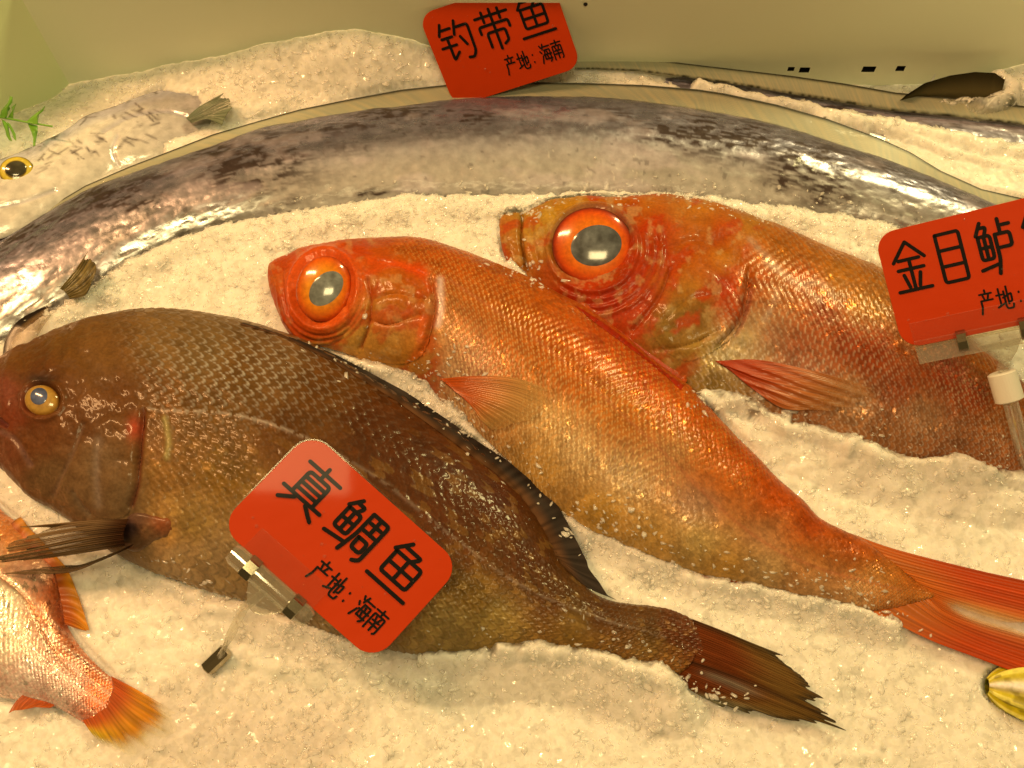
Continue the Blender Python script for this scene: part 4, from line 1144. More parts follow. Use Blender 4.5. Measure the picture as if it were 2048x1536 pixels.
fin("pectoral_fin", brm, [[(258, 1038), (190, 1040), (120, 1046), (60, 1052)], [(252, 1050), (180, 1056), (100, 1068), (40, 1078)], [(248, 1064), (175, 1072), (90, 1090), (10, 1106)], [(248, 1078), (180, 1088), (100, 1102), (0, 1120)], [(250, 1092), (190, 1102), (130, 1112), (70, 1120)]],
    (0.033, 0.030, 0.024), pec_col, lambda px, py, u, v, r: np.clip(0.35 + 0.65 * sstep(0.25, 0.6, vn(u * 46, v * 1.5, 63)) + 0.3 * (1 - sstep(.3, .6, v)), 0, 1), nu=130, nv=40, nridge=16, ragged=0.25, ridge=0.0006, arch=0.003, clampit=False, mat='fin_dark')
fin("pectoral_fin", brm, [[(268, 1088), (220, 1108), (170, 1128), (132, 1142)], [(264, 1092), (210, 1116), (150, 1138), (60, 1142)], [(258, 1096), (200, 1122), (130, 1146), (10, 1146)]],
    (0.029, 0.022, 0.020), pec_col, lambda px, py, u, v, r: np.clip(0.55 + 0.4 * r - 0.3 * sstep(.5, 1, v), 0, 1), nu=30, nv=40, nridge=5, ragged=0.2, ridge=0.0004, clampit=False, mat='fin_dark')


# fleshy root of the pectoral fin
def root_lobe():
    p, n = B.at(292, 1062)
    nr, na = 18, 48
    r = np.linspace(0, 1, nr); a = np.linspace(0, 2 * math.pi, na, endpoint=False)
    ex = 58 * r[:, None] * np.cos(a); ey = 34 * r[:, None] * np.sin(a) * (1 + 0.25 * np.sin(3 * a + 1))
    an = -0.25
    x = 292 + ex * math.cos(an) - ey * math.sin(an); y = 1062 + ex * math.sin(an) + ey * math.cos(an)
    q = Pplane(x, y, p - n * 0.0008, n)
    hgt = 0.0024 * np.sqrt(np.clip(1 - r[:, None] ** 2, 0, 1)) * (0.7 + 0.6 * fbm(x * 0.05, y * 0.05, 5))
    q = q + n * hgt[..., None]
    pts = [(250, 1060, 45, 25, 15), (275, 1035, 95, 55, 25), (300, 1060, 105, 62, 24), (325, 1040, 130, 60, 20), (320, 1090, 115, 72, 30), (280, 1090, 95, 55, 20), (265, 1050, 60, 34, 22)]
    col = rbf(x, y, pts, 12) * (0.75 + 0.5 * fbm(x * .1, y * .1, 6))[..., None]
    mesh_obj("fin_root", q.reshape(-1, 3), grid_faces(nr, na, True), M['skin'], brm, col.reshape(-1, 3), attrs={"metal": np.zeros(nr * na), "rough": np.full(nr * na, 0.28)})


root_lobe()
BRM = B

# ================================================================== signs
def S(*pts):
    return list(pts)


fishL = [S((22, 2), (5, 24)), S((18, 11), (36, 11), (28, 25)), S((9, 27), (41, 27), (41, 70), (9, 70), (9, 27)), S((9, 48), (41, 48)), S((25, 27), (25, 70)), S((2, 88), (47, 82))]
GLYPH = {
    'zhen': [S((10, 13), (90, 13)), S((50, 1), (50, 25)), S((24, 75), (24, 26), (76, 26), (76, 75)), S((24, 38), (76, 38)), S((24, 50), (76, 50)), S((24, 62), (76, 62)), S((3, 75), (97, 75)), S((36, 80), (10, 98)), S((64, 80), (92, 97))],
    'diao': fishL + [S((56, 8), (55, 55), (47, 98)), S((56, 8), (96, 8), (96, 90), (84, 97)), S((63, 24), (89, 24)), S((76, 12), (76, 42)), S((61, 42), (90, 42)), S((64, 57), (87, 57), (87, 80), (64, 80), (64, 57))],
    'yu': [S((34, 1), (12, 27)), S((29, 13), (68, 13), (55, 28)), S((18, 29), (84, 29), (84, 75), (18, 75), (18, 29)), S((18, 52), (84, 52)), S((51, 29), (51, 75)), S((2, 94), (98, 94))],
    'chan': [S((50, 1), (50, 15)), S((10, 17), (92, 17)), S((31, 23), (38, 38)), S((70, 23), (61, 38)), S((14, 44), (94, 44)), S((14, 44), (14, 70), (2, 98))],
    'di': [S((2, 34), (38, 34)), S((20, 8), (20, 78)), S((0, 84), (40, 72)), S((40, 48), (94, 34), (92, 66), (82, 68)), S((70, 4), (70, 76)), S((50, 22), (50, 86), (58, 95), (92, 95), (97, 80))],
    'hai': [S((8, 6), (18, 18)), S((2, 34), (13, 45)), S((2, 97), (18, 62)), S((38, 1), (26, 28)), S((34, 15), (94, 15)), S((42, 32), (35, 80)), S((42, 32), (88, 32), (85, 90), (74, 97)), S((26, 56), (98, 56)), S((35, 80), (96, 80)), S((58, 40), (64, 49)), S((56, 63), (62, 73))],
    'nan': [S((50, 1), (50, 28)), S((6, 13), (94, 13)), S((10, 98), (10, 29), (90, 29), (90, 92), (80, 97)), S((33, 36), (40, 48)), S((67, 36), (60, 48)), S((26, 54), (74, 54)), S((24, 70), (76, 70)), S((50, 54), (50, 94))],
    'diao2': [S((18, 3), (6, 28)), S((14, 17), (42, 17)), S((9, 37), (40, 37)), S((2, 58), (45, 58)), S((25, 37), (25, 92), (45, 76)), S((60, 3), (49, 34)), S((57, 18), (94, 18), (92, 84), (82, 97), (68, 95)), S((63, 42), (75, 64))],
    'dai': [S((3, 17), (97, 17)), S((26, 6), (26, 30)), S((50, 3), (50, 34)), S((74, 6), (74, 30)), S((7, 54), (7, 38), (93, 38), (93, 54)), S((24, 90), (24, 56), (77, 56), (77, 84), (64, 90)), S((50, 38), (50, 99))],
    'jin': [S((50, 3), (6, 38)), S((50, 3), (94, 36)), S((20, 36), (78, 36)), S((14, 54), (86, 54)), S((50, 36), (50, 92)), S((27, 64), (36, 88)), S((73, 64), (64, 88)), S((4, 94), (96, 94))],
    'mu': [S((18, 5), (82, 5), (82, 95), (18, 95), (18, 5)), S((18, 35), (82, 35)), S((18, 65), (82, 65))],
    'lu': fishL + [S((70, 1), (70, 27)), S((70, 13), (97, 13)), S((55, 28), (94, 28), (94, 53), (56, 53)), S((55, 28), (55, 72), (46, 99))],
    'colon': [S((50, 36), (50, 39)), S((50, 74), (50, 77))],
}


def round_corners(pl, r=7):
    out = [pl[0]]
    closed = pl[0] == pl[-1] and len(pl) > 3
    pts = pl
    for i in range(1, len(pts) - 1):
        a, b, c = map(np.array, (pts[i - 1], pts[i], pts[i + 1]))
        u = a - b; v = c - b
        lu, lv = np.hypot(*u), np.hypot(*v)
        q = min(r, lu * 0.4, lv * 0.4)
        p0 = b + u / lu * q; p1 = b + v / lv * q
        for t in np.linspace(0, 1, 5):
            out.append(tuple((1 - t) ** 2 * p0 + 2 * t * (1 - t) * b + t * t * p1))
    out.append(pts[-1])
    return out


def stroke_mesh(pl, wx, wy, hw):
    """flat ribbon with round ends; coordinates already in metres (2D)"""
    p = np.array(pl) * np.array([wx, wy])
    d = np.diff(p, axis=0)
    L = np.hypot(d[:, 0], d[:, 1]); k = L > 1e-7
    p = np.vstack([p[:1], p[1:][k]]); d = d[k] / L[k][:, None]
    n = np.stack([-d[:, 1], d[:, 0]], -1)
    V = []; Fq = []
    nn = []
    for i in range(len(p)):
        if i == 0: m = n[0]
        elif i == len(p) - 1: m = n[-1]
        else:
            m = n[i - 1] + n[i]; m = m / (m @ m) * 2 if m @ m > 0.2 else n[i]
        nn.append(m)
    L_ = [p[i] + nn[i] * hw for i in range(len(p))]; R_ = [p[i] - nn[i] * hw for i in range(len(p))]
    a0 = math.atan2(-d[0][1], -d[0][0]); a1 = math.atan2(d[-1][1], d[-1][0])
    cap0 = [p[0] + hw * np.array([math.cos(a0 + t), math.sin(a0 + t)]) for t in np.linspace(-math.pi / 2, math.pi / 2, 7)]
    cap1 = [p[-1] + hw * np.array([math.cos(a1 + t), math.sin(a1 + t)]) for t in np.linspace(-math.pi / 2, math.pi / 2, 7)]
    b = 0
    V = L_ + R_
    m_ = len(p)
    Fq = [(i, i + 1, m_ + i + 1, m_ + i) for i in range(m_ - 1)]
    b = len(V); V = V + cap0; Fq.append(tuple(range(b, b + 7)))
    b = len(V); V = V + cap1; Fq.append(tuple(range(b, b + 7)))
    return V, Fq


def sign(corners, p0, n, chars, label, small=True, main_v=0.335, main_w=0.245, main_h=0.42):
    """orange card: corners TL, TR, BR, BL traced on a plane in space"""
    n = np.asarray(n, float); n /= np.linalg.norm(n)
    q = np.array([Pplane(c[0], c[1], p0, n) for c in np.array(corners, float)])
    o3 = q[0]; U = ((q[1] - q[0]) + (q[2] - q[3])) / 2; V = ((q[3] - q[0]) + (q[2] - q[1])) / 2
    lu, lv = np.linalg.norm(U), np.linalg.norm(V)
    eu = U / lu
    nn = np.cross(U, V); nn /= np.linalg.norm(nn)
    if nn @ n < 0: nn = -nn
    ev = V / lv
    root = thing("price_tag", label, "tag", tuple(o3 + U / 2 + V), "orange tags naming the fish")

    def to3(x, y, h):
        return o3 + eu * x + ev * y + nn * h

    def rrect(x0, y0, x1, y1, r, k=9):
        pts = []
        for cx, cy, a in ((x1 - r, y0 + r, -90), (x1 - r, y1 - r, 0), (x0 + r, y1 - r, 90), (x0 + r, y0 + r, 180)):
            for t in np.linspace(0, 90, k):
                pts.append((cx + r * math.cos(math.radians(a + t)), cy + r * math.sin(math.radians(a + t))))
        return pts

    def slab(name, pts, h0, h1, mat, bev=0.0001):
        m = len(pts)
        c = np.mean(pts, axis=0)
        ins = [((x - c[0]) * (1 - bev / 0.03) + c[0], (y - c[1]) * (1 - bev / 0.03) + c[1]) for x, y in pts]
        Vv = [to3(x, y, h0) for x, y in pts] + [to3(x, y, h1 - bev) for x, y in pts] + [to3(x, y, h1) for x, y in ins]
        Fv = [tuple(range(m))[::-1], tuple(range(2 * m, 3 * m))]
        for L in (0, 1):
            Fv += [(L * m + i, L * m + (i + 1) % m, (L + 1) * m + (i + 1) % m, (L + 1) * m + i) for i in range(m)]
        return mesh_obj(name, Vv, Fv, mat, root, smooth=False)

    rad = 0.115 * lu
    slab("card", rrect(0, 0, lu, lv, rad), 0.0, 0.0005, M['card'])
    g = 0.010 * lu
    slab("sleeve", rrect(-g, -g, lu + g, lv + g, rad + g), -0.0008, -0.0002, M['clear'])

    def put(key, cu, cv, wu, hv, hw):
        Vv = []; Fv = []
        wx, wy = wu * lu / 100, hv * lv / 100
        for si, pl in enumerate(GLYPH[key]):
            vs, fs = stroke_mesh(round_corners(pl), wx, wy, hw)
            b = len(Vv)
            Vv += [to3(cu * lu - 50 * wx + v[0], cv * lv - 50 * wy + v[1], 0.00066 + 0.00002 * si) for v in vs]
            Fv += [tuple(b + i for i in f) for f in fs]
        mesh_obj("character", Vv, Fv, M['ink'], root, smooth=False)

    for key, cu in chars:
        put(key, cu, main_v, main_w, main_h, 0.0105 * lu)
    if small:
        for key, cu, w in (('chan', .51, .078), ('di', .607, .085), ('colon', .685, .06), ('hai', .785, .082), ('nan', .872, .080)):
            put(key, cu, .755, w, .20, 0.0056 * lu)
    return root, to3, lu, lv, nn, slab


def cam_normal(p, lean=(0, 0, 0)):
    v = CAM - p
    v = v / np.linalg.norm(v) + np.array(lean)
    return v / np.linalg.norm(v)


def tube(name, pts, r, mat, parent, na=14, caps=True):
    na = 8 if mat is M['metal'] else max(na, 14) + 10
    p = np.array(pts, float)
    V = []; Fv = []
    rr = np.broadcast_to(np.asarray(r, float), (len(p),))
    for i in range(len(p)):
        d = p[min(i + 1, len(p) - 1)] - p[max(i - 1, 0)]
        d /= np.linalg.norm(d) + 1e-12
        a = np.cross(d, [0.31, 0.2, 0.93]); a /= np.linalg.norm(a); b = np.cross(d, a)
        V += [p[i] + rr[i] * (math.cos(k / na * 2 * math.pi) * a + math.sin(k / na * 2 * math.pi) * b) for k in range(na)]
    Fv = [tuple(f) for f in grid_faces(len(p), na, True)]
    if caps:
        Fv += [tuple(range(na))[::-1], tuple(range((len(p) - 1) * na, len(p) * na))]
    return mesh_obj(name, V, Fv, mat, parent, smooth=False)


# --- tag lying over the brown fish
c1 = P(687.0, 1097.0, 0.058)
s1, t1, lu, lv, nn, slab1 = sign([(622, 862), (930, 1138), (748, 1325), (444, 1058)], c1, cam_normal(c1, (0.02, -0.05, 0.05)), [('zhen', .20), ('diao', .495), ('yu', .79)],
                                 "orange tag with a clear clip and metal rings, tilted over the brown fish")
lu1, lv1, nn1 = lu, lv, nn
# clip in card coordinates (u along, v down)
pos = lambda u, v, h=0.0: t1(u * lu, v * lv, h)
slab1("clip_plate", [(0.16 * lu, 0.80 * lv), (0.60 * lu, 0.80 * lv), (0.60 * lu, 1.06 * lv), (0.16 * lu, 1.06 * lv)], 0.0009, 0.0019, M['clear'])
tube("clip_barrel", [pos(.13, 1.08, 0), pos(.16, 1.08, 0), pos(.60, 1.08, 0), pos(.63, 1.08, 0)], [0.0028, 0.0036, 0.0036, 0.0028], M['clear_thick'], s1, 20)
for u0 in (.22, .50):
    tube("metal_ring", [pos(u0, 1.08), pos(u0 + .004, 1.08), pos(u0 + .06, 1.08), pos(u0 + .064, 1.08)], [0.0034, 0.0042, 0.0042, 0.0034], M['metal'], s1, 24)
V = []
k = 16
for h in (-0.0008, 0.0008):
    V += [pos(.27 + .26 * i / (k - 1), 1.12 + .19 * math.sin(math.pi * i / (k - 1)), h) for i in range(k)]
mesh_obj("clip_lever", V, [tuple(range(k)), tuple(range(k, 2 * k))[::-1]] + [(i, (i + 1) % k, k + (i + 1) % k, k + i) for i in range(k)], M['clear_thick'], s1, smooth=False)
base = P(436.0, 1322.0, 0.0105)
tube("stem", [pos(.38, 1.14, -0.001), pos(.36, 1.34, -0.004), (pos(.36, 1.34, -0.004) + base) / 2, base, base + np.array([-.004, -.006, -.02])], [0.0014, 0.0015, 0.0016, 0.0018, 0.0018], M['clear_thick'], s1, 14)
d0 = np.array([0.004, 0.0035, 0.0016])
tube("metal_ring", [base - d0 * .9 + [0, 0, .002], base - d0 * .8 + [0, 0, .002], base + d0 * .8 + [0, 0, .002], base + d0 * .9 + [0, 0, .002]], [0.0022, 0.0029, 0.0029, 0.0022], M['metal'], s1, 20)

# --- tag standing behind the long ribbonfish
c2 = P(960.0, 176.0, 0.012)
s2, t2, lu2, lv2, nn2, _ = sign([(836, 30), (1093, -54), (1163, 133), (906, 217)], c2, (0.0, -0.80, 0.60), [('diao2', .20), ('dai', .495), ('yu', .79)],
                                "orange tag stuck upright in the ice behind the long ribbonfish, against the wall", main_v=.36, main_w=.255, main_h=.43)

# --- tag on a clear stand at the right
c3 = P(1960.0, 560.0, 0.062)
s3, t3, lu, lv, nn, slab3 = sign([(1748, 470), (2114, 388), (2174, 623), (1808, 705)], c3, cam_normal(c3, (0.0, -0.06, 0.08)), [('jin', .155), ('mu', .388), ('lu', .627), ('yu', .865)],
                                 "orange tag cut by the right picture edge, on a clear stand with white collar", main_w=.20, main_h=.45, main_v=.33)
pos = lambda u, v, h=0.0: t3(u * lu, v * lv, h)
slab3("clip_plate", [(0.07 * lu, 0.80 * lv), (0.93 * lu, 0.80 * lv), (0.93 * lu, 1.03 * lv), (0.07 * lu, 1.03 * lv)], 0.0009, 0.0022, M['clear'])
slab3("clip_jaw", [(0.07 * lu, 1.005 * lv), (0.93 * lu, 1.005 * lv), (0.93 * lu, 1.15 * lv), (0.07 * lu, 1.15 * lv)], -0.0018, 0.0026, M['clear_thick'])
tube("clip_barrel", [pos(.07, .99, .0034), pos(.93, .99, .0034)], 0.0016, M['clear'], s3, 16)
tube("metal_ring", [pos(.30, 1.03, .0012), pos(.303, 1.03, .0012), pos(.355, 1.03, .0012), pos(.358, 1.03, .0012)], [0.0034, 0.0040, 0.0040, 0.0034], M['metal'], s3, 20)
tube("metal_ring", [pos(.64, 1.03, .0012), pos(.643, 1.03, .0012), pos(.695, 1.03, .0012), pos(.698, 1.03, .0012)], [0.0034, 0.0040, 0.0040, 0.0034], M['metal'], s3, 20)
slab3("joint", [(0.40 * lu, 1.10 * lv), (0.64 * lu, 1.10 * lv), (0.60 * lu, 1.20 * lv), (0.555 * lu, 1.27 * lv), (0.50 * lu, 1.27 * lv), (0.46 * lu, 1.20 * lv)], -0.0015, 0.0020, M['clear_thick'])
j = pos(.525, 1.27, 0.0)
top = Pplane(2003.0, 744.0, j, cam_normal(j)); mid = Pplane(2020.0, 802.0, j - np.array([0, 0.004, 0.004]), cam_normal(j))
tube("stem_neck", [j, top], 0.0020, M['clear_thick'], s3, 12)
tube("collar", [top, top + (mid - top) * .04, top + (mid - top) * .96, mid], [0.0042, 0.0050, 0.0050, 0.0042], M['white'], s3, 24)
foot = P(2075.0, 1010.0, 0.002)
tube("stem", [mid, mid * .5 + foot * .5, foot, foot + (foot - mid) * .2], [0.0026, 0.0027, 0.0027, 0.0027], M['clear_thick'], s3, 16)

# ================================================================== water drops
def drops(parent, pts, nrm, rad, name="water_drops"):
    """small clear beads standing on a surface"""
    V = []; Fv = []
    nr, na = 4, 8
    for p, n, r0 in zip(pts, nrm, rad):
        a = np.cross(n, [0.3, 0.9, 0.1]); a /= np.linalg.norm(a); b = np.cross(n, a)
        base_ = len(V)
        for i in range(nr):
            t = i / (nr - 1) * math.pi / 2
            for k_ in range(na):
                g = k_ / na * 2 * math.pi
                V.append(p + r0 * math.cos(t) * (math.cos(g) * a + math.sin(g) * b) + n * r0 * 0.6 * math.sin(t))
        for f in grid_faces(nr, na, True):
            Fv.append(tuple(int(x) + base_ for x in f))
    o = mesh_obj(name, V, Fv, M['drop'], parent)
    o["kind"] = "stuff"
    return o


_r = np.random.default_rng(12)
tp_ = BRM.px[:, :BRM.nv].reshape(-1, 2); tx_ = BRM.X[:, :BRM.nv].reshape(-1, 3); tn_ = BRM.n[:, :BRM.nv].reshape(-1, 3)
k_ = np.where((np.abs(BRM.c[:, :BRM.nv].reshape(-1)) < 0.85) & (tp_[:, 0] > 230))[0]
k_ = _r.choice(k_, 150, replace=False)
drops(brm, tx_[k_], tn_[k_], 0.00025 + 0.0006 * _r.random(150) ** 3)
for root_, f_, l_, v_, n_ in ((s1, t1, lu1, lv1, nn1), (s2, t2, lu2, lv2, nn2), (s3, t3, lu, lv, nn)):
    q_ = _r.random((26, 2))
    drops(root_, [f_(0.04 * l_ + u_ * 0.92 * l_, 0.05 * v_ + w_ * 0.9 * v_, 0.0006) for u_, w_ in q_], [n_] * 26, 0.0002 + 0.0005 * _r.random(26) ** 3)

# ================================================================== green leaf sprig
lf = thing("leaf_sprig", "green plastic leaf sprig at the left edge above the ribbonfish head", "leaf", tuple(P(40.0, 250.0, 0.012)))
LZ = 0.017
tube("stem", [P(-60.0, 222.0, LZ), P(0.0, 234.0, LZ), P(52.0, 244.0, LZ + .001), P(105.0, 253.0, LZ + .002)], [0.0006, 0.0005, 0.00042, 0.0004], M['green'], lf, 8)


def leaf(pts, z0, z1):
    pts = np.array(pts, float)
    n = len(pts)
    c = pts.mean(0)
    r = np.linspace(0, 1, n)
    V = []
    for h in (0.0, -0.0003):
        for p in pts:
            d = np.hypot(*(p - pts[0])) / 60
            V.append(P(p[0], p[1], z0 + (z1 - z0) * min(d, 1)) + np.array([0, 0, h]))
        V.append(P(c[0], c[1], z0 + (z1 - z0) * .5 + .0012) + np.array([0, 0, h]))
    Fv = []
    for i in range(n):
        j_ = (i + 1) % n
        Fv += [(i, j_, n), (n + 1 + j_, n + 1 + i, 2 * n + 1), (i, n + 1 + i, n + 1 + j_, j_)]
    mesh_obj("leaf", V, Fv, M['green'], lf, smooth=False)


leaf([(53, 243), (62, 234), (74, 225), (82, 220), (90, 211), (86, 221), (78, 228), (76, 238), (75, 248), (64, 248)], LZ, LZ + .006)
leaf([(55, 246), (64, 249), (75, 251), (75, 262), (72, 276), (70, 291), (66, 292), (67, 278), (63, 265), (58, 254)], LZ, LZ - .003)
leaf([(0, 232), (2, 222), (8, 214), (14, 207), (18, 200), (20, 192), (25, 194), (24, 204), (18, 212), (20, 216), (16, 222), (14, 232), (8, 236)], LZ, LZ + .007)
leaf([(16, 234), (24, 222), (23, 214), (27, 211), (32, 207), (29, 215), (27, 224), (26, 236)], LZ, LZ + .005)
leaf([(3, 238), (10, 242), (16, 248), (18, 262), (21, 274), (24, 282), (18, 280), (13, 272), (11, 262), (7, 252)], LZ, LZ - .003)
leaf([(14, 244), (20, 248), (26, 258), (31, 268), (32, 281), (28, 278), (24, 266), (18, 254)], LZ, LZ - .002)
leaf([(-50, 226), (-40, 210), (-28, 200), (-22, 212), (-26, 228)], LZ, LZ + .006)
leaf([(-50, 228), (-42, 245), (-30, 262), (-24, 250), (-28, 232)], LZ, LZ - .002)

# ================================================================== ribbed yellow shell at the right edge
def shell():
    nu, nv = 90, 120
    t = np.linspace(0, 1, nu)[:, None]; a = np.linspace(0, 2 * math.pi, nv, endpoint=False)[None, :]
    p0 = P(1974.0, 1372.0, 0.010); p1 = P(2185.0, 1402.0, 0.010)
    ax = p1 - p0; ln = np.linalg.norm(ax); ax /= ln
    sd = np.cross([0, 0, 1], ax)
    prof = 0.0105 * np.clip(np.sin(np.pi * np.clip(t * 0.96 + 0.02, 0, 1)), 0, 1) ** 0.5
    ribs = np.sin(a * 9)
    r = prof * (1 + 0.09 * ribs)
    X = p0 + ax * (t * ln)[..., None] + sd * (r * np.cos(a))[..., None] + np.array([0, 0, 1]) * (0.75 * r * np.sin(a))[..., None]
    b = sstep(-0.2, 0.5, ribs + 0 * t)
    col = mixc(A((190, 145, 10)), A((225, 180, 55)), b)
    w = np.exp(-((np.mod(a, 2 * math.pi) - 1.55) / 0.24) ** 2) + 0 * t
    col = mixc(col, A((240, 215, 140)), np.clip(w, 0, 1))
    dk = sstep(0.62, 0.8, vn(t * 14 + 0 * a, a * 6 + 0 * t, 3)) * 0.7
    col = mixc(col, A((120, 85, 10)), dk * (1 - np.clip(w, 0, 1)))
    o = mesh_obj("shell", X.reshape(-1, 3), grid_faces(nu, nv, True), M['shell'], None, col.reshape(-1, 3), attrs={"metal": np.zeros(nu * nv), "rough": np.full(nu * nv, 0.4)})
    tag(o, "ribbed yellow shell with a white stripe at the right edge below the orange tail", "shell")
    CLAMP.append(X.reshape(-1, 3) - np.array([0, 0, 0.001]))


shell()

# ================================================================== crushed ice
def axis(a, b, lo, hi, d, D):
    return np.unique(np.r_[np.arange(lo, a, D), np.arange(a, b, d), np.arange(b, hi + D, D)])


gx = axis(-0.29, 0.29, -0.50, 0.50, 0.00072, 0.004)
gy = np.r_[axis(-0.165, YW + 0.004, -0.36, YW + 0.004, 0.00072, 0.004)]
GX, GY = np.meshgrid(gx, gy, indexing='ij')

# how high the ice reaches on the wall, along the photograph's ice line
wl = [(-300, 230), (0, 205), (100, 178), (250, 148), (400, 120), (500, 98), (580, 78), (650, 58), (720, 50), (790, 60), (850, 90), (950, 124), (1100, 124), (1200, 122), (1350, 134), (1500, 152), (1600, 166), (1800, 170), (1950, 166), (2048, 120), (2300, 100)]
wp = np.array([wall_pt(float(x), float(y)) for x, y in wl])
_xs = np.linspace(-0.55, 0.55, 600); _o = np.argsort(wp[:, 0]); _z = np.interp(_xs, wp[_o, 0], wp[_o, 2])
_k = np.exp(-(np.arange(-25, 26) / 9.0) ** 2); _z = np.convolve(np.pad(_z, 25, mode='edge'), _k / _k.sum(), 'valid')
hw_ = np.interp(GX, _xs, _z)
wt = np.exp(-((YW - GY) / 0.021) ** 2)
LVL = np.interp(GY, [P(1000., y, 0.)[1] for y in (1536., 700., 430., 330., 240., 140.)], [0.0105, 0.0105, 0.0095, 0.0060, 0.0015, 0.0])
base = hw_ * wt + LVL
warp = 0.006 * (fbm(GX * 90, GY * 90, 1) - 0.5)


def shards(x, y, k, tilt, seed):
    """crushed-ice shards: every cell is a little tilted facet"""
    x = x * k; y = y * k * 1.0
    ix = np.floor(x); iy = np.floor(y)
    f1 = np.full(x.shape, 9.0); hh = np.zeros(x.shape)
    for dx in (-1, 0, 1):
        for dy in (-1, 0, 1):
            cx = ix + dx; cy = iy + dy
            jx = cx + _h(cx, cy, seed); jy = cy + _h(cx, cy, seed + 7)
            an = _h(cx, cy, seed + 3) * 6.283
            ex, ey = x - jx, y - jy
            u = ex * np.cos(an) + ey * np.sin(an); v = -ex * np.sin(an) + ey * np.cos(an)
            d = np.hypot(u * 0.55, v * 1.35)
            m = d < f1
            f1 = np.where(m, d, f1)
            hh = np.where(m, (_h(cx, cy, seed + 11) - 0.5) * 0.7 + u * (_h(cx, cy, seed + 17) - 0.5) * tilt + v * (_h(cx, cy, seed + 19) - 0.5) * tilt - 0.25 * d, hh)
    return hh


lump = sstep(0.35, 0.65, fbm(GX * 35, GY * 35, 6))
GRAIN = 0.0007 * shards(GX + warp, GY - warp, 190, 1.6, 4) * (0.35 + 0.9 * lump) + 0.0003 * shards(GX - warp, GY + warp, 400, 1.6, 8) + 0.0002 * (fbm(GX * 900, GY * 900, 9, 3) - 0.5)
for _ in range(1):
    g = GRAIN.copy(); g[1:-1, 1:-1] = 0.4 * GRAIN[1:-1, 1:-1] + 0.15 * (GRAIN[2:, 1:-1] + GRAIN[:-2, 1:-1] + GRAIN[1:-1, 2:] + GRAIN[1:-1, :-2]); GRAIN = g
Hh = base + 0.004 * wt * (fbm(GX * 110, GY * 110, 71, 4) - 0.5) * sstep(0.004, 0.02, hw_) + 0.0036 * (fbm(GX * 22, GY * 22, 2, 4) - 0.5) + 0.0016 * (fbm(GX * 80, GY * 80, 3, 4) - 0.5) + GRAIN

# (photo polyline, half width px, height m): ice heaped against and over the fish
MOUNDS = [
    ([(190, 590), (280, 530), (380, 490), (480, 462), (600, 446), (720, 428), (850, 412), (980, 416), (1100, 412), (1200, 405), (1300, 402), (1400, 410), (1500, 424), (1600, 436), (1700, 455), (1800, 470), (1900, 500)], 34, 0.0125),
    ([(560, 470), (680, 440), (800, 420)], 26, 0.0135),
    ([(100, 650), (160, 610), (215, 590)], 28, 0.0150),
    ([(450, 190), (560, 185), (680, 190), (800, 182)], 45, 0.0075), ([(480, 215), (600, 195), (720, 180)], 20, 0.0085),
    ([(900, 200), (1000, 195)], 16, 0.006), ([(1180, 172), (1290, 172), (1350, 180)], 16, 0.0075),
    ([(1400, 166), (1500, 188), (1600, 207), (1700, 232), (1800, 262), (1900, 298), (2000, 330), (2100, 350)], 11, 0.0085), ([(1650, 226), (1800, 248), (1950, 280), (2100, 305)], 16, 0.0095),
    ([(650, 712), (720, 728), (780, 745), (840, 752), (885, 790), (910, 830), (945, 865)], 20, 0.019), ([(885, 765), (905, 800), (935, 835)], 12, 0.020),
    ([(960, 880), (1010, 930), (1060, 985), (1110, 1025), (1160, 1055), (1220, 1076), (1290, 1112), (1360, 1144), (1420, 1165), (1500, 1176), (1600, 1198), (1680, 1215), (1740, 1230)], 20, 0.0165),
    ([(1680, 1222), (1735, 1230), (1790, 1250)], 14, 0.017),
    ([(1000, 1302), (1070, 1298), (1130, 1306), (1200, 1318), (1260, 1342), (1310, 1345), (1350, 1372)], 24, 0.0235), ([(860, 1320), (940, 1318), (1010, 1310)], 26, 0.020),
    ([(1360, 1375), (1400, 1402), (1450, 1425)], 12, 0.0125), ([(420, 1215), (520, 1228), (620, 1262), (740, 1305)], 24, 0.0165), ([(250, 1140), (320, 1165), (400, 1195)], 20, 0.0140),
    ([(1390, 800), (1440, 800), (1500, 812), (1560, 850), (1650, 870), (1740, 905), (1850, 935), (1950, 950), (2060, 965), (2150, 1000)], 26, 0.0205), ([(1500, 800), (1545, 795), (1580, 835)], 16, 0.0215), ([(1400, 780), (1440, 790)], 18, 0.014),
    ([(1700, 890), (1800, 925), (1900, 925), (1980, 945)], 20, 0.023),
    ([(1020, 530), (1050, 560), (1085, 590)], 16, 0.0120),
    ([(2005, 150), (2030, 170), (2000, 195), (1960, 205)], 14, 0.011), ([(1960, 200), (1880, 205)], 10, 0.006),
    ([(-40, 1440), (20, 1440), (90, 1440), (140, 1455)], 20, 0.008), ([(120, 1060), (170, 1110), (190, 1180)], 20, 0.006),
    ([(500, 560), (505, 600), (530, 660)], 18, 0.004), ([(400, 600), (300, 600), (230, 610)], 40, 0.007),
]
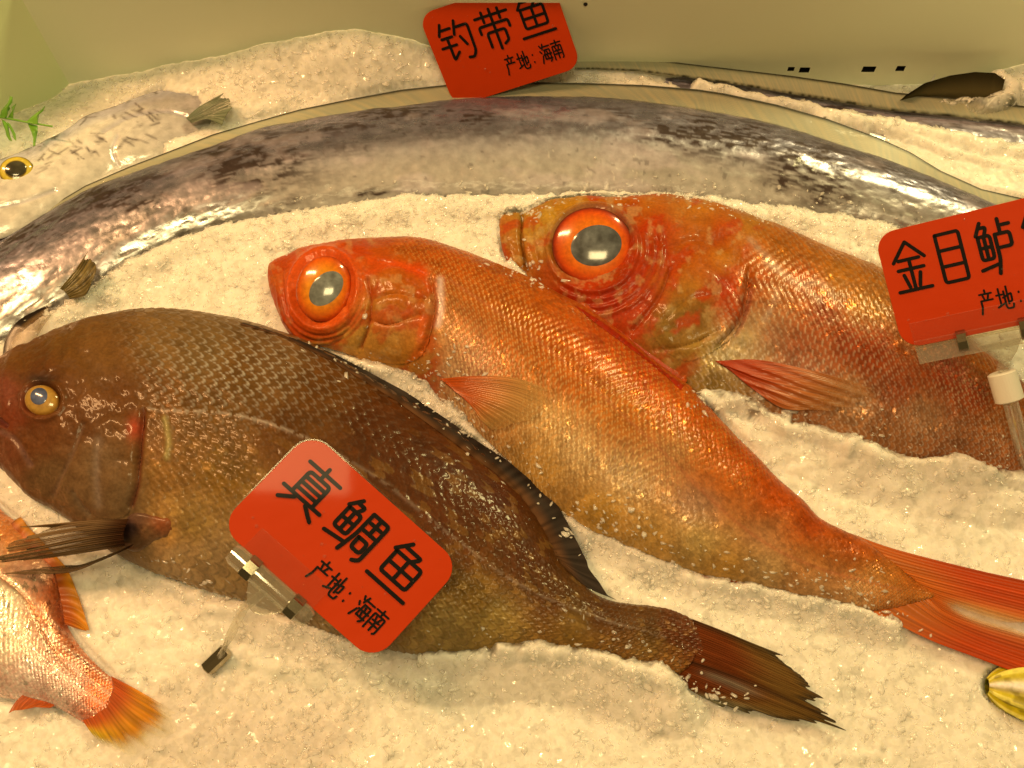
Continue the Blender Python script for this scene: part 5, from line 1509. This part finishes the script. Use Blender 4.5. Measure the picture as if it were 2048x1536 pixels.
for pl, rp, hm in MOUNDS:        # broad, gentle slopes round every heap
    if hm < 0.0115: continue
    q = P(np.array([p[0] for p in pl], float), np.array([p[1] for p in pl], float), hm * 0.8)
    r = 5.0 * max(rp, 16) * np.linalg.norm(q[len(q) // 2] - CAM) / F
    st_ = 6
    d = pdist(GX[::st_, ::st_], GY[::st_, ::st_], resample(q[:, :2], 40))
    bm = 0.80 * hm * np.exp(-(d / r) ** 2) * sstep(YW - 0.02, YW - 0.07, GY[::st_, ::st_])
    xi = np.interp(np.arange(len(gx)), np.arange(len(gx))[::st_], np.arange(bm.shape[0])); yi = np.interp(np.arange(len(gy)), np.arange(len(gy))[::st_], np.arange(bm.shape[1]))
    x0 = np.minimum(xi.astype(int), bm.shape[0] - 2); y0 = np.minimum(yi.astype(int), bm.shape[1] - 2); fx = (xi - x0)[:, None]; fy = (yi - y0)[None, :]
    bmf = np.minimum(base, 0) + (bm[x0][:, y0] * (1 - fx) + bm[x0 + 1][:, y0] * fx) * (1 - fy) + (bm[x0][:, y0 + 1] * (1 - fx) + bm[x0 + 1][:, y0 + 1] * fx) * fy
    rough_ = Hh - base
    Hh = np.maximum(base, bmf) + rough_
    base = np.maximum(base, bmf)

# stay under fish and fins
CG = np.full(GX.shape, 1.0)
for X in CLAMP:
    i = np.clip(np.searchsorted(gx, X[:, 0]), 0, len(gx) - 1); j = np.clip(np.searchsorted(gy, X[:, 1]), 0, len(gy) - 1)
    ok = (X[:, 0] > gx[0]) & (X[:, 0] < gx[-1]) & (X[:, 1] > gy[0]) & (X[:, 1] < gy[-1])
    np.minimum.at(CG, (i[ok], j[ok]), X[ok, 2])
CG0 = CG.copy()
for _ in range(2):
    C2 = CG.copy()
    C2[1:] = np.minimum(C2[1:], CG[:-1]); C2[:-1] = np.minimum(C2[:-1], CG[1:]); C2[:, 1:] = np.minimum(C2[:, 1:], CG[:, :-1]); C2[:, :-1] = np.minimum(C2[:, :-1], CG[:, 1:])
    CG = np.where(CG > 0.5, C2, CG)
Hh = np.minimum(Hh, CG - 0.0005)

CELL1 = voro((GX + 2 * warp) * 230, (GY - 2 * warp) * 230, 51)[1]; CELL2 = voro((GX - 2 * warp) * 460, (GY + 2 * warp) * 460, 57)[1]
CHUNK = (CELL1 - 0.5) * 0.65 + (CELL2 - 0.5) * 0.35
wx = 0.0035 * (fbm(GX * 160, GY * 160, 21) - 0.5); wy = 0.0035 * (fbm(GX * 160 + 50, GY * 160, 22) - 0.5)
for pl, rp, hm in MOUNDS:
    q = P(np.array([p[0] for p in pl], float), np.array([p[1] for p in pl], float), hm * 0.8)
    mpp = np.linalg.norm(q[len(q) // 2] - CAM) / F
    r = rp * mpp
    lo = q.min(0) - 4 * r; hi = q.max(0) + 4 * r
    i0, i1 = np.searchsorted(gx, (lo[0], hi[0])); j0, j1 = np.searchsorted(gy, (lo[1], hi[1]))
    if i1 <= i0 or j1 <= j0: continue
    sl = (slice(i0, i1), slice(j0, j1))
    d = pdist(GX[sl] + wx[sl], GY[sl] + wy[sl], resample(q[:, :2], 60))
    m = hm * np.exp(-(d / (1.6 * r)) ** 2.2) * (0.86 + 0.28 * fbm(GX[sl] * 90, GY[sl] * 90, 25)) - 0.0005 + GRAIN[sl] * 1.1 + 0.0022 * CHUNK[sl] * np.exp(-((hm * 0.55 - hm * np.exp(-(d / (1.6 * r)) ** 2.2)) / (0.4 * hm)) ** 2)
    k = 0.0012
    a_, b_ = Hh[sl], m
    hmx = np.maximum(a_, b_) + k * np.exp(-np.abs(a_ - b_) / k) * 0.35 * (a_ > -0.5)
    Hh[sl] = np.where(b_ > 0.0, np.where(b_ > a_ - 0.002, hmx, a_), a_)

V = np.stack([GX, GY, Hh], -1).reshape(-1, 3)
over = (CG0 < 0.5) & (Hh > CG0 + 0.0005)
thick_ = np.where(over, Hh - CG0 - 0.0015, 0.02)
cover = np.where(over, 0.12 + 0.88 * sstep(-0.0005, 0.0085, thick_ + 0.0060 * CHUNK + 0.0016 * (fbm(GX * 300, GY * 300, 41) - 0.5)), 1.0)
ice = mesh_obj("ice_bed", V, grid_faces(len(gx), len(gy)), M['ice'], attrs={"cover": cover})
ice["kind"] = "stuff"
tag(ice, "bed of wet crushed ice under all the fish", "ice")


# loose chips lying on the ice
def chips(n, smin, smax, seed, name, lines=None):
    rng = np.random.default_rng(seed)
    phi = (1 + 5 ** .5) / 2
    iv = np.array([(-1, phi, 0), (1, phi, 0), (-1, -phi, 0), (1, -phi, 0), (0, -1, phi), (0, 1, phi), (0, -1, -phi), (0, 1, -phi), (phi, 0, -1), (phi, 0, 1), (-phi, 0, -1), (-phi, 0, 1)]) / math.hypot(1, phi)
    fc = np.array([(0, 11, 5), (0, 5, 1), (0, 1, 7), (0, 7, 10), (0, 10, 11), (1, 5, 9), (5, 11, 4), (11, 10, 2), (10, 7, 6), (7, 1, 8), (3, 9, 4), (3, 4, 2), (3, 2, 6), (3, 6, 8), (3, 8, 9), (4, 9, 5), (2, 4, 11), (6, 2, 10), (8, 6, 7), (9, 8, 1)])
    x = rng.uniform(-0.28, 0.28, n * 3); y = rng.uniform(-0.16, YW - 0.002, n * 3)
    if lines:
        qs = []
        for pl, rp, hm in lines:
            q = resample(P(np.array([p[0] for p in pl], float), np.array([p[1] for p in pl], float), hm * 0.8)[:, :2], 200)
            L = np.hypot(*np.diff(q, axis=0).T).sum()
            m_ = int(n * 3 * L / 2.2)
            k_ = rng.integers(0, 200, m_)
            qs.append(q[k_] + rng.normal(0, 0.0058, (m_, 2)))
        qs = rng.permutation(np.vstack(qs))
        x, y = qs[:, 0], qs[:, 1]
        ok = (y < YW - 0.002) & (np.abs(x) < 0.28) & (y > -0.16)
        x, y = x[ok], y[ok]
    dens = sstep(0.38, 0.62, fbm(x * 30, y * 30, 31))
    i = np.clip(np.searchsorted(gx, x), 0, len(gx) - 1); j = np.clip(np.searchsorted(gy, y), 0, len(gy) - 1)
    z = Hh[i, j]
    hidden = z > CG[i, j] - 0.002
    free = (CG[i, j] > 0.5) | (z > CG[i, j] + 0.001)
    if lines:
        z = np.where((CG0[i, j] < 0.5), np.maximum(z, CG0[i, j] + 0.0016), z)
        free = np.ones(len(x), bool)
    ok = free & (rng.random(len(x)) < 0.25 + 0.75 * dens)
    x, y, z = x[ok][:n], y[ok][:n], z[ok][:n]
    m = len(x)
    s = smin + (smax - smin) * rng.random(m) ** 2.2
    sc3 = s[:, None] * np.stack([rng.uniform(.8, 1.9, m), rng.uniform(.5, 1.0, m), rng.uniform(.12, .25, m)], -1)
    a = rng.uniform(0, 2 * math.pi, m); b = rng.normal(0, .22, m)
    vv = iv[None] * (1 + rng.normal(0, .22, (m, 12, 1))) * sc3[:, None, :]
    # tilt then turn
    yb = vv[..., 1] * np.cos(b)[:, None] - vv[..., 2] * np.sin(b)[:, None]; zb = vv[..., 1] * np.sin(b)[:, None] + vv[..., 2] * np.cos(b)[:, None]
    xb = vv[..., 0] * np.cos(a)[:, None] - yb * np.sin(a)[:, None]; yb2 = vv[..., 0] * np.sin(a)[:, None] + yb * np.cos(a)[:, None]
    X = np.stack([x[:, None] + xb, y[:, None] + yb2, z[:, None] + zb - 0.35 * sc3[:, 2:3]], -1).reshape(-1, 3)
    Fv = (fc[None] + (np.arange(m) * 12)[:, None, None]).reshape(-1, 3)
    o = mesh_obj(name, X, Fv, M['chip'], None, smooth=False)
    o["kind"] = "stuff"
    tag(o, "loose wet ice chips strewn over the ice bed" if not lines else "wet crumbs of ice lying along the bellies of the fish", "ice chips")


chips(12000, 0.0004, 0.0017, 5, "ice_chips")
chips(4200, 0.0003, 0.0013, 9, "ice_crumbs", [m for m in MOUNDS if m[2] > 0.0115])
